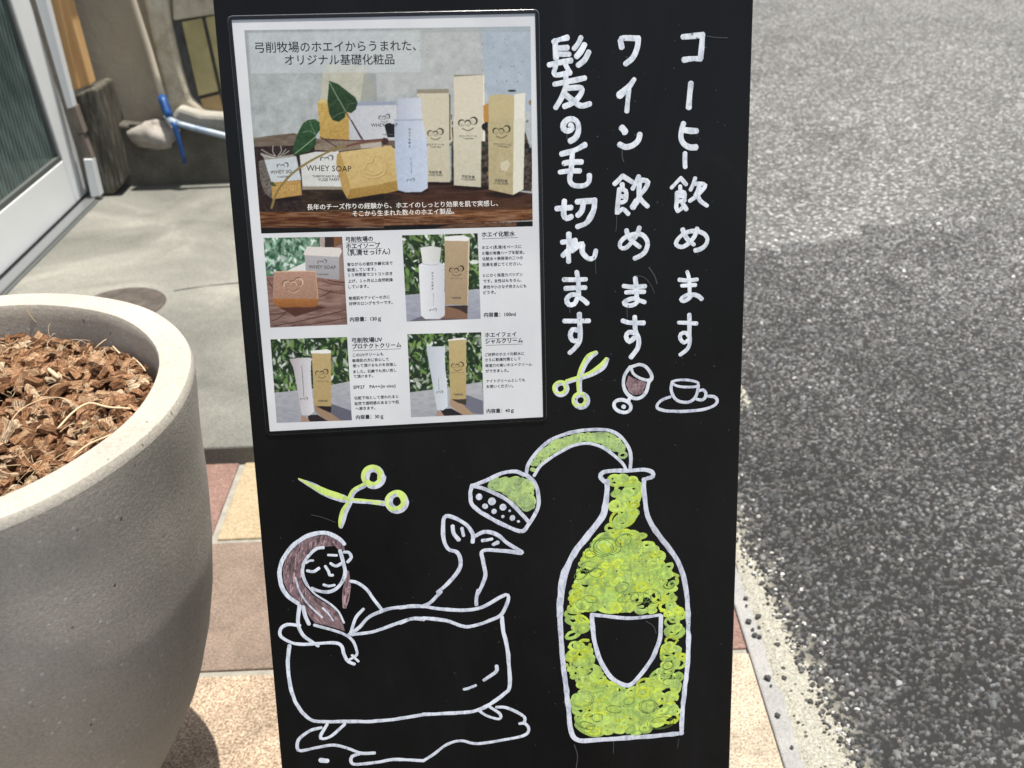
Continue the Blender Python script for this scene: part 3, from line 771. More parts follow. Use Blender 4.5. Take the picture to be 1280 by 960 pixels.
lettering('white painted column of writing for coffee', [
    (C1, [[(205, 85), (300, 80), (425, 68)], [(425, 60), (408, 200), (395, 325)], [(215, 335), (300, 328), (400, 328)]], 6.6),
    (C1, [[(292, 595), (282, 720), (272, 860)]], 7.0),
    (C2, [[(212, 125), (190, 200), (185, 280), (215, 345), (280, 385), (350, 385)], [(225, 195), (300, 205), (355, 210)]], 6.8),
    (C2, [[(230, 450), (228, 530), (232, 600)]], 6.0),
    (C3, [[(180, 110), (130, 165), (82, 215)], [(180, 110), (240, 180)], [(175, 200), (178, 250)], [(140, 270), (140, 370), (135, 430), (155, 470)], [(145, 272), (218, 268), (222, 360)], [(150, 310), (215, 312)], [(150, 362), (210, 362)], [(155, 470), (195, 440)], [(200, 385), (245, 452)],
          [(342, 112), (320, 180), (290, 238)], [(345, 175), (400, 175), (450, 190), (405, 255), (350, 310), (280, 358)], [(380, 200), (365, 280), (395, 355), (470, 410)], [(390, 210), (345, 300)]], 5.2),
    (C3, [[(202, 670), (225, 730), (270, 790), (325, 835)], [(358, 660), (330, 745), (260, 825), (190, 862), (135, 840), (135, 800), (185, 740), (270, 692), (360, 688), (440, 720), (475, 780), (450, 845), (395, 885), (340, 900)]], 5.6),
    (C4, [[(216, 145), (232, 210), (238, 345)], ([], [(140, 218), (220, 225), (305, 217)])[1], [(165, 272), (290, 268)], [(238, 345), (180, 372), (152, 400), (180, 418), (230, 390), (265, 355), (320, 372), (348, 398)]], 5.2),
    (C4, [[(235, 540), (235, 700), (240, 790), (215, 860), (150, 912)], [(135, 615), (220, 618), (300, 624)], [(225, 775), (185, 800), (150, 765), (155, 720), (200, 708), (228, 740)]], 5.3)])
lettering('white painted column of writing for wine', [
    (C5, [[(183, 205), (182, 105), (370, 108)], [(365, 105), (352, 210), (305, 315), (225, 382)]], 6.4),
    (C5, [[(322, 550, 5), (262, 635, 7), (165, 725, 10)], [(262, 660), (252, 780), (240, 900)]], 6.0),
    (C6, [[(185, 120, 8), (222, 165, 8)], [(160, 305), (230, 330), (310, 305), (365, 250), (380, 190)]], 6.8),
    (C6, [[(190, 645), (150, 690), (105, 732)], [(195, 645), (300, 715)], [(190, 735), (190, 770)], [(158, 790), (150, 880), (140, 960), (135, 1040), (140, 1048), (195, 1005), (255, 1060)], [(170, 790), (228, 810), (228, 910), (180, 935)], [(170, 868), (220, 868)],
          [(370, 650), (340, 720), (306, 785)], [(350, 692), (430, 692), (472, 712), (440, 785), (400, 830), (350, 910), (312, 990)], [(380, 705), (372, 850), (410, 920), (468, 975)], [(345, 920, 8), (305, 985, 8)]], 5.8),
    (C7, [[(235, 365), (252, 420), (300, 480), (380, 545)], [(375, 335), (350, 405), (290, 495), (220, 558), (172, 550), (168, 500), (230, 440), (330, 410), (415, 420), (465, 500), (440, 595), (385, 645), (325, 672)]], 5.8),
    (C8, [[(330, 65), (345, 180), (350, 290)], [(205, 150), (300, 162), (440, 155)], [(232, 220), (430, 215)], [(360, 290), (290, 290), (220, 320), (212, 345), (265, 365), (330, 348), (370, 312), (435, 330)]], 5.7),
    (C8, [[(325, 490), (335, 640), (368, 720), (358, 830), (285, 930)], [(195, 530), (270, 552), (425, 555)], [(335, 665), (262, 655), (232, 705), (268, 760), (320, 720)]], 6.2)])
lettering('white painted column of writing for haircuts', [
    (D1, [[(255, 95), (170, 115), (105, 140)], [(118, 130), (132, 320)], [(140, 215), (255, 205)], [(140, 275), (275, 278)], [(55, 395), (180, 362), (295, 342)], [(130, 395), (118, 500), (285, 478)], [(235, 390), (282, 480)],
          [(402, 95), (372, 160), (328, 215)], [(443, 172), (400, 250), (352, 302)], [(487, 252), (440, 340), (370, 395)], [(115, 605), (270, 572), (445, 538)], [(240, 500), (238, 620), (190, 750), (125, 860)], [(250, 650), (408, 645), (395, 720), (310, 810), (222, 848)], [(230, 715), (300, 770), (400, 838), (500, 818)]], 6.4),
    (D2, [[(290, 140), (308, 180), (260, 208), (212, 185), (210, 130), (255, 85), (320, 80), (368, 125), (372, 220), (340, 285), (285, 318)]], 6.8),
    (D2, [[(448, 355), (330, 420), (190, 458)], [(218, 560), (280, 548), (410, 545)], [(175, 655), (270, 642), (390, 640)], [(310, 450), (300, 600), (282, 740), (330, 798), (445, 800), (492, 755), (495, 690)]], 6.6),
    (D3, [[(138, 180), (295, 168)], [(220, 98), (215, 245), (248, 288), (298, 268)], [(360, 108), (545, 92)], [(552, 85), (540, 200), (470, 330), (365, 380)], [(430, 110), (412, 205), (368, 255)]], 6.8),
    (D3, [[(270, 455), (270, 600), (268, 760)], [(198, 545), (345, 530)], [(345, 545), (280, 620), (205, 692)], [(300, 640), (415, 562), (418, 655), (485, 728), (545, 715), (565, 640)]], 6.4),
    (D4, [[(355, 45), (375, 160), (375, 290)], [(218, 130), (455, 125)], [(235, 220), (450, 215)], [(380, 295), (300, 290), (247, 340), (270, 398), (330, 390), (370, 322), (425, 345), (472, 385)]], 6.3),
    (D4, [[(385, 500), (390, 640), (392, 790), (340, 870), (280, 925)], [(220, 580), (490, 578)], [(380, 795), (312, 788), (287, 730), (312, 672), (370, 680)]], 6.2)])

# small icons under the columns
d = Draw(); P_ = reg(680, 435, 10.66)
def dual(parent, name, strokes, label):
    """thin white underpaint showing at the rim of coloured strokes, then the colour"""
    root = bpy.data.objects.new(name, None); link(root); root.empty_display_size = .02
    rg, pts0 = strokes[0][0], strokes[0][1]; root.location = tuple(b3(*uv_(*rg(pts0)[0][:2]))); put(root, parent); root['label'] = label
    du, dc = Draw(), Draw()
    for rg, pts, w in strokes:
        off = lambda rg=rg: (lambda pts: [(a[0]+.9, a[1]+.6)+tuple(a[2:]) for a in rg(pts)])
        S(du, off(), [(p[0], p[1], (p[2] if len(p) > 2 else w)+.8) for p in pts])
    for rg, pts, w in strokes: S(dc, rg, pts, w)
    du.build('underpaint', m_bluish, root); dc.build('colour_coat', m_lime, root); return root
dual(sign, 'scissors_drawing', [(P_, [(690, 55, 4), (600, 110, 7), (530, 210, 7), (485, 320, 6.5), (460, 430, 6), (465, 570, 5.5)], 6.5), (P_, [(832, 145, 5), (770, 240, 9), (660, 320, 7), (520, 375, 5.5), (300, 445, 5)], 6),
      (P_, ell(218, 535, 78, 76), 6.0), (P_, ell(480, 695, 84, 80), 6.6)], 'small green painted scissors')
wine = bpy.data.objects.new('wine_glass_drawing', None); link(wine); wine.empty_display_size = .02; wine.location = tuple(b3(*uv_(795, 480))); put(wine, sign)
Q = reg(750, 440, 8)
def fill_poly(rg, poly, m, name, parent, tone=1.0, z=2.5e-5):
    uvp = [uv_(*p[:2]) for p in rg(poly)]
    V = [tuple(b3(u, v, z)) for u, v in uvp]; c = np.mean(V, 0); n = len(V)
    import mathutils
    tris = mathutils.geometry.tessellate_polygon([[Vector((u, v, 0)) for u, v in uvp]])
    o = mesh_obj(name, V, [tuple(t_) for t_ in tris], m, parent, cols=np.full((n, 3), tone)); return o
def inside(poly, x, y):
    r = False; n = len(poly)
    for i in range(n):
        x1, y1 = poly[i][:2]; x2, y2 = poly[(i+1) % n][:2]
        if (y1 > y) != (y2 > y) and x < (x2-x1)*(y-y1)/(y2-y1)+x1: r = not r
    return r
fill_poly(Q, [(285, 235), (350, 272), (440, 298), (462, 310), (450, 350), (400, 425), (340, 430), (285, 395), (260, 320)], m_mauve, 'wine_fill', wine, 1.35)
d = Draw(); g_ = np.random.default_rng(4)
for k in range(26):
    a = g_.uniform(280, 430); b = g_.uniform(280, 400); an = g_.uniform(1.0, 2.0)
    S(d, Q, [(a-22*math.cos(an), b-22*math.sin(an)), (a, b), (a+22*math.cos(an), b+22*math.sin(an))], 2.4, col=(g_.uniform(.8, 1.7),)*3)
d.build('wine_streaks', m_mauve, wine)
d = Draw()
for pts, w in [([(300, 150), (245, 235), (235, 340), (270, 415), (340, 462), (410, 455), (460, 400), (490, 300), (515, 270), (512, 220), (460, 150), (390, 125), (310, 150)], 4.6), ([(310, 155), (330, 215), (390, 258), (470, 282), (505, 270)], 4.2),
               ([(300, 455), (285, 490)], 5), (ell(225, 540, 86, 62, .25), 4.8), ([(232, 545), (240, 552)], 5.5)]: S(d, Q, pts, w)
d.build('glass_outline', m_white, wine)
d = Draw()
for pts, w in [([(718, 300), (760, 285), (850, 280), (940, 292), (982, 310), (970, 342), (900, 350), (800, 345), (745, 328), (718, 302)], 3.4), ([(720, 310), (712, 370), (735, 445), (780, 488), (850, 503), (905, 495), (950, 455), (972, 400), (983, 335)], 4.2),
               ([(992, 388), (1030, 378), (1058, 412), (1048, 460), (1010, 480), (962, 468)], 3.8), ([(702, 450), (625, 478), (575, 520), (572, 560), (620, 580), (720, 592), (850, 593), (980, 583), (1100, 556), (1160, 520), (1172, 480), (1140, 447), (1082, 442)], 4.2)]: S(d, Q, pts, w)
d.build('coffee_cup_drawing', m_bluish, sign)

# large scissors
Z8 = reg(340, 560, 4.8)
root = dual(sign, 'scissors_drawing', [(Z8, [(470, 312), (560, 318), (668, 330)], 6), (Z8, [(462, 305), (490, 255), (548, 222)], 6), (Z8, ell(605, 172, 50, 50), 9), (Z8, ell(745, 320, 50, 50), 9),
      (Z8, [(160, 185, 2), (240, 225, 7), (330, 270, 10), (410, 298, 10), (465, 312, 6)], 8), (Z8, [(250, 235, 5), (350, 285, 8), (440, 312, 5)], 6), (Z8, [(462, 325, 6), (430, 380, 8), (415, 440, 8), (410, 470, 5)], 7)], 'large green painted scissors above the bathing woman')

# woman in the tub
G6 = reg(340, 650, 6); TL = reg(330, 740, 4.364); TR = reg(500, 720, 4)
wom = bpy.data.objects.new('bathing_woman_drawing', None); link(wom); wom.empty_display_size = .02; wom.location = tuple(b3(*uv_(400, 740))); put(wom, sign)
hair1 = [(385, 112), (480, 135), (540, 185), (545, 228), (490, 218), (470, 195), (390, 200), (330, 215), (260, 285), (222, 370), (218, 440), (245, 495), (300, 560), (400, 625), (470, 670), (520, 740), (548, 835), (500, 818), (440, 800), (320, 770), (290, 740), (240, 650), (180, 600), (120, 540), (85, 460), (80, 370), (105, 285), (180, 190), (280, 130)]
hair2 = [(558, 372), (578, 385), (592, 500), (578, 600), (555, 665), (530, 660), (526, 590), (530, 520), (548, 450)]
fill_poly(G6, hair1, m_mauve, 'hair_fill', wom, .95); fill_poly(G6, hair2, m_mauve, 'hair_fill', wom, 1.5, 2.4e-5)
d = Draw(); g_ = np.random.default_rng(9)
n_ = 0
while n_ < 170:
    a, b = g_.uniform(80, 590), g_.uniform(110, 830)
    if not (inside(hair1, a, b) or inside(hair2, a, b)): continue
    if b < 600 and a < 300: an = math.radians(g_.normal(100, 12))
    elif b < 230: an = math.radians(g_.normal(90, 20))
    elif a > 520 and b < 700: an = math.radians(g_.normal(95, 6))
    else: an = math.radians(g_.normal(52, 10))
    L = g_.uniform(14, 34); e_ = [(a-L*math.cos(an), b-L*math.sin(an)), (a+L*math.cos(an), b+L*math.sin(an))]
    if not all(inside(hair1, *q_) or inside(hair2, *q_) for q_ in e_): continue
    S(d, G6, e_, g_.uniform(.8, 2.2), col=(g_.choice([.45, .7, 1.3, 1.7, 2.1]),)*3); n_ += 1
d.build('hair_streaks', m_mauve, wom)
d = Draw()
for pts, w in [([(542, 180), (500, 138), (400, 97), (280, 115), (170, 180), (90, 280), (57, 390), (75, 500), (120, 570), (195, 625)], 5.6), ([(385, 207), (340, 212), (290, 250), (245, 312), (228, 380), (240, 440), (265, 492)], 4.2),
               ([(300, 512), (360, 535), (430, 538), (490, 508), (530, 455), (548, 390), (535, 320), (510, 228)], 4.8), ([(540, 240), (575, 242), (595, 278), (568, 315)], 4),
               ([(422, 262), (485, 265)], 3.6), ([(255, 322), (280, 305), (308, 303)], 3.2), ([(265, 380), (310, 387), (352, 360)], 3.8), ([(440, 326), (475, 343), (518, 328)], 4.2), ([(400, 347), (425, 388), (432, 412), (455, 413)], 4), ([(388, 485), (425, 495), (468, 488)], 3.8),
               ([(175, 432), (210, 540), (280, 640), (378, 730)], 2.6), ([(265, 492), (330, 560), (430, 625), (500, 690), (540, 770)], 2.8), ([(380, 660), (425, 705), (460, 755)], 2.6),
               ([(590, 458), (640, 470), (710, 520), (760, 590), (828, 678)], 4.2), ([(232, 650), (250, 715), (278, 780)], 5.2), ([(205, 640), (195, 770), (230, 860), (300, 915), (345, 945)], 4.8), ([(685, 667), (625, 740), (597, 830), (585, 855)], 4.2)]: S(d, G6, pts, w)
for pts, w in [([(275, 180), (370, 207), (440, 232), (485, 268), (508, 330), (500, 348)], 4.2), ([(195, 182), (130, 177), (92, 200), (92, 240), (140, 272), (200, 285), (300, 280), (390, 277), (425, 297), (437, 340), (458, 378), (492, 393)], 4.6), ([(480, 345), (515, 378)], 3.6), ([(455, 375), (488, 358)], 3.4),
               ([(465, 232), (520, 192), (580, 132), (680, 92), (780, 80), (872, 78)], 5)]: S(d, TL, pts, w)
d.build('figure_outline', m_line, wom)
tub = Draw()
for rg, pts, w in [(TL, [(480, 233), (600, 215), (700, 180), (800, 147), (872, 150)], 4.6), (TL, [(140, 292), (130, 380), (138, 480), (168, 590), (230, 678), (300, 706), (440, 706), (600, 705), (750, 688), (872, 668)], 5.2),
                   (TR, [(118, 149), (180, 162), (300, 170), (390, 162), (450, 135), (528, 93), (540, 122), (508, 190), (450, 222), (360, 250), (310, 250), (230, 222), (140, 213), (115, 211)], 5),
                   (TR, [(0, 158), (60, 150), (120, 151)], 5), (TR, [(115, 212), (60, 213), (0, 236)], 4.6), (TR, [(115, 692), (250, 686), (370, 675), (450, 640), (520, 590), (548, 550), (543, 420), (530, 330), (515, 270), (510, 205)], 5.4),
                   (TL, [(345, 722), (308, 785), (322, 800), (370, 783), (440, 722)], 4.6), (TR, [(390, 668), (430, 697), (495, 715), (500, 690), (450, 655)], 4.2), (TR, [(482, 450), (480, 478), (420, 520)], 5.2), (TR, [(320, 566), (345, 562)], 4), (TR, [(345, 560), (378, 547)], 4),
                   (TL, [(312, 740), (250, 757), (192, 802), (182, 850), (202, 866), (290, 848), (380, 835), (450, 850), (530, 878), (603, 878)], 4.6), (TL, [(530, 880), (480, 897), (477, 930), (512, 940), (620, 928), (720, 913), (872, 920)], 4.8),
                   (TR, [(115, 925), (170, 890), (230, 845), (300, 823), (380, 838), (500, 822), (620, 797), (643, 765), (625, 738), (598, 738)], 4.4), (TR, [(620, 735), (622, 705), (565, 672), (520, 655), (482, 655)], 4.4), (TL, [(312, 918, 9), (345, 920, 7)], 8)]: S(tub, rg, pts, w)
tub.build('bathtub_drawing', m_line, sign)

# feet and shower
SX = reg(530, 520, 4.363)
d = Draw()
for rg, pts, w in [(SX, [(75, 960), (130, 912), (188, 842), (200, 785), (180, 742), (130, 722), (106, 660), (112, 552), (170, 557), (230, 592), (265, 640), (265, 688)], 5.2), (TR, [(205, 78), (155, 130), (125, 146)], 4.8),
                   (SX, [(265, 662), (330, 632), (400, 647), (450, 690), (535, 745), (440, 735), (322, 735), (322, 790), (335, 860), (318, 920), (296, 965)], 5.2), (TR, [(392, 72), (382, 110), (382, 145)], 5),
                   (SX, [(157, 600), (162, 640), (190, 675)], 5.5), (SX, [(207, 612), (216, 652)], 4.5), (SX, [(318, 680), (370, 670)], 4.5), (SX, [(378, 700), (403, 688)], 5)]: S(d, rg, pts, w)
d.build('feet_drawing', m_bluish, sign)
sh_ = bpy.data.objects.new('shower_drawing', None); link(sh_); sh_.empty_display_size = .02; sh_.location = tuple(b3(*uv_(660, 600))); put(sh_, sign)
def scribble(name, parent, rg, poly, holes, n, rmin, rmax, w, mat, seed, cols):
    """overlapping marker loops that stay inside poly"""
    g = np.random.default_rng(seed); dd = Draw(); k = 0; tries = 0
    xs = [p[0] for p in poly]; ys = [p[1] for p in poly]
    while k < n and tries < n*60:
        tries += 1
        cx_, cy_ = g.uniform(min(xs), max(xs)), g.uniform(min(ys), max(ys)); a = g.uniform(rmin, rmax); b = a*g.uniform(.45, .85); ro = g.normal(-.15, .35)
        pts = [(cx_+a*(1+.06*g.normal()+.05*t_)*math.cos(t_+ro*2)*math.cos(ro)-b*math.sin(t_+ro*2)*math.sin(ro), cy_+a*math.cos(t_+ro*2)*math.sin(ro)+b*(1+.03*t_)*math.sin(t_+ro*2)*math.cos(ro)) for t_ in np.arange(0, g.uniform(5.5, 11.5), .75)]
        if not all(inside(poly, *p) for p in pts): continue
        if any(inside(h, *p) for h in holes for p in pts+[(cx_, cy_)]): continue
        c_ = cols[g.integers(len(cols))]; f_ = g.uniform(.82, 1.12)
        S(dd, rg, pts, w*g.uniform(.8, 1.15), col=tuple(f_*q for q in c_), edge=.55); k += 1
    return dd.build(name, mat, parent)
gc = [(1, 1, 1), (1, 1, 1), (.92, .96, 1.3), (1.12, 1.02, .55), (.78, .86, 1.0)]
gs = [(.80, .82, 1.7), (.88, .88, 1.5), (.7, .76, 1.5)]
pipe_poly = [(565, 322), (582, 262), (635, 190), (710, 135), (800, 102), (900, 88), (1000, 88), (1060, 120), (1100, 175), (1110, 235), (1085, 240), (1035, 195), (965, 152), (880, 138), (800, 158), (715, 200), (640, 258), (598, 322)]
head_poly = [(335, 372), (430, 322), (520, 335), (590, 355), (615, 420), (605, 490), (572, 548), (520, 495), (450, 438), (400, 408), (345, 392)]
scribble('pipe_colour', sh_, SX, pipe_poly, [], 90, 14, 27, 3.2, m_green, 21, gs)
scribble('pipe_colour', sh_, SX, [(p[0]+0, p[1]-1) for p in pipe_poly], [], 60, 8, 16, 3.0, m_green, 23, gs)
scribble('shower_head_colour', sh_, SX, head_poly, [], 70, 15, 32, 3.6, m_green, 22, gs)
d = Draw()
for pts, w in [([(545, 322), (500, 302), (430, 310), (340, 350), (270, 378)], 5), ([(262, 378), (252, 430), (270, 490), (350, 550), (450, 600), (530, 628), (570, 590), (620, 500), (622, 420), (600, 362), (562, 325)], 5.6), ([(272, 382), (350, 405), (450, 455), (520, 520), (568, 575)], 5.4),
               ([(557, 310), (572, 258), (622, 188), (702, 125), (800, 90), (900, 75), (1000, 76), (1070, 110), (1115, 170), (1128, 232), (1124, 288)], 4.6), ([(600, 325), (640, 267), (720, 210), (800, 167), (880, 148), (960, 165), (1030, 208), (1080, 255), (1102, 290)], 4.2)]: S(d, SX, pts, w)
for x, y, r in [(300, 440, 19), (370, 465, 24), (430, 497, 21), (333, 492, 17), (382, 520, 16), (467, 517, 8), (430, 548, 10), (482, 555, 17), (515, 575, 9)]:
    S(d, SX, ell(x, y, r*.45, r*.45, n=8), r*1.05/4.363)
d.build('shower_outline', m_bluish, sh_)

# bottle
BZ = reg(680, 570, 4.8); B2 = reg(680, 740, 4.364)
def b2z(p): return ((p[0]/4.364)*4.8, (740+p[1]/4.364-570)*4.8)
bot = bpy.data.objects.new('bottle_drawing', None); link(bot); bot.empty_display_size = .02; bot.location = tuple(b3(*uv_(780, 800))); put(bot, sign)
bot['label'] = 'large lime green scribbled bottle in white outline'
fillp = [(372, 112), (610, 112), (585, 160), (585, 300), (605, 410), (635, 510), (725, 590), (790, 670), (825, 780), (850, 880)]+[b2z(p) for p in [(775, 180), (780, 330), (768, 480), (752, 600), (735, 750), (600, 768), (400, 780), (200, 785), (158, 720), (140, 600), (122, 450), (110, 330), (105, 190)]]+[(140, 900), (160, 790), (185, 690), (250, 560), (350, 450), (385, 390), (400, 250), (395, 170)]
shield = [b2z(p) for p in [(240, 108), (350, 112), (450, 122), (550, 118), (650, 106), (660, 150), (655, 250), (620, 350), (560, 440), (490, 515), (440, 525), (360, 490), (290, 400), (262, 300), (248, 200)]]
scribble('bottle_colour', bot, BZ, fillp, [shield], 235, 26, 66, 4.9, m_green, 31, gc)
scribble('bottle_colour', bot, BZ, fillp, [shield], 270, 13, 34, 4.2, m_green, 32, gc)
o = scribble('bottle_colour', bot, BZ, fillp, [shield], 26, 24, 60, .9, m_green, 33, [(.25, .32, .4), (.35, .42, .6)]); o['kind'] = 'stuff'
d = Draw()
for rg, pts, w in [(BZ, [(362, 152, 6), (338, 125, 6), (352, 98, 6), (420, 87), (500, 87), (600, 82), (648, 95), (652, 122), (615, 135)], 5.6), (BZ, [(380, 150), (375, 250), (362, 330, 9), (328, 395, 9.5), (258, 485, 9.5), (200, 555, 9), (150, 640, 9), (112, 740, 10.5), (100, 850, 10), (95, 960, 9)], 7.5),
                   (BZ, [(598, 140), (600, 220), (615, 330), (640, 400), (700, 490, 7.5), (770, 580, 7.5), (820, 670), (848, 780), (862, 900), (868, 960)], 6.6), (B2, [(87, 110, 8), (90, 200), (100, 350), (118, 500), (134, 650), (150, 765), (190, 808), (300, 806), (450, 795), (600, 785), (700, 775), (752, 768)], 7),
                   (B2, [(785, 110), (787, 250), (782, 400), (765, 550), (752, 680), (750, 765)], 6.6), (B2, [(258, 122), (350, 132), (450, 142), (550, 136), (632, 125)], 5), (B2, [(262, 130), (266, 200), (282, 300), (315, 390), (372, 470), (435, 506), (480, 500), (540, 432), (600, 342), (632, 250), (637, 130)], 6.4)]: S(d, rg, pts, w)
d.build('bottle_outline', m_bluish, bot)
d = Draw()
for rg, pts, w in [(B2, [(555, 158), (595, 185), (612, 225)], 1.4), (B2, [(165, 832), (182, 890), (176, 960)], 1.6), (B2, [(380, 820), (378, 880)], 1.0), (B2, [(735, 800), (728, 850)], 1.0), (C1, [(470, 80), (560, 95), (690, 100)], 1.1), (C6, [(190, 360), (188, 430), (205, 490)], 1.5),
                   (C8, [(242, 400), (245, 500)], 1.4), (C7, [(128, 200), (128, 300), (120, 380)], .9), (D3, [(560, 740), (562, 800), (565, 890)], .9), (D2, [(248, 240), (250, 300)], 1.2), (D4, [(275, 430), (285, 490)], 1.0), (C8, [(340, 40), (430, 60), (500, 140), (540, 230)], 1.0), (Z8, [(235, 400), (300, 415), (380, 445)], 1.0), (C7, [(480, 770), (540, 860), (570, 950)], 1.6)]:
    S(d, rg, pts, w)
g_ = np.random.default_rng(5)
for k in range(110):
    x, y = g_.uniform(690, 915), g_.uniform(30, 940); a = g_.uniform(0, 3.1); L = g_.uniform(.3, 2.2)
    S(d, reg(0, 0, 1), [(x, y), (x+L*math.cos(a), y+L*math.sin(a))], g_.uniform(.5, 1.3), col=(g_.uniform(.6, 2.2),)*3)
for k in range(45):
    x, y = g_.uniform(350, 700), g_.uniform(560, 950); a = g_.uniform(0, 3.1); L = g_.uniform(.3, 2)
    S(d, reg(0, 0, 1), [(x, y), (x+L*math.cos(a), y+L*math.sin(a))], g_.uniform(.5, 1.1), col=(g_.uniform(.6, 2.2),)*3)
d.build('paint_smears', m_smear, sign)

# ------------------------------------------------------------------ laminated poster
ptr = empty('laminated_poster', tuple(b3(.1, .15, .001)), 'white laminated leaflet with five product photos stuck on the upper left of the black signboard', 'poster')
zp_ = .0006
pc = [uv_(337.4, 539), uv_(678.8, 521), uv_(668.7, 16.9), uv_(289.8, 25.1)]
o = prism('paper', [b3(*p, .00025) for p in pc], BN*(zp_-.00025), m_paper); put(o, ptr)
PZ = zp_+.00002
def rrect(corn, grow, rad, off):
    c = [np.array(p) for p in corn]; ctr = np.mean(c, 0); out = []
    n = 4; ex_ = [c[i]+nrm(c[i]-c[i-1])*grow+nrm(c[i]-c[(i+1) % n])*grow for i in range(n)]
    for i in range(n):
        a = nrm(ex_[i-1]-ex_[i]); b = nrm(ex_[(i+1) % n]-ex_[i])
        p0 = ex_[i]+a*rad; p1 = ex_[i]+b*rad
        for t_ in np.linspace(0, 1, 6): out.append(p0*(1-t_)**2+ex_[i]*2*t_*(1-t_)+p1*t_*t_)
    return [b3(p[0], p[1], off) for p in out]
fr_ = rrect(pc, .0028, .004, .0011)
pin = rrect(pc, .0, .0002, .0011); nf = len(fr_)
o = mesh_obj('laminate_film', fr_+pin, [(i, (i+1) % nf, nf+(i+1) % nf, nf+i) for i in range(nf)], m_film); put(o, ptr)
fr2 = rrect(pc, .0029, .004, .0006); V = []; Fc = []; n = len(fr2)
fin = rrect(pc, .0024, .0037, .0011)
for i in range(n): V += [fr2[i], fin[i]+BN*.0001]
for i in range(n): j = (i+1) % n; Fc.append((2*i, 2*j, 2*j+1, 2*i+1))
o = mesh_obj('laminate_edge', V, Fc, m_filmedge, smooth=True); put(o, ptr)

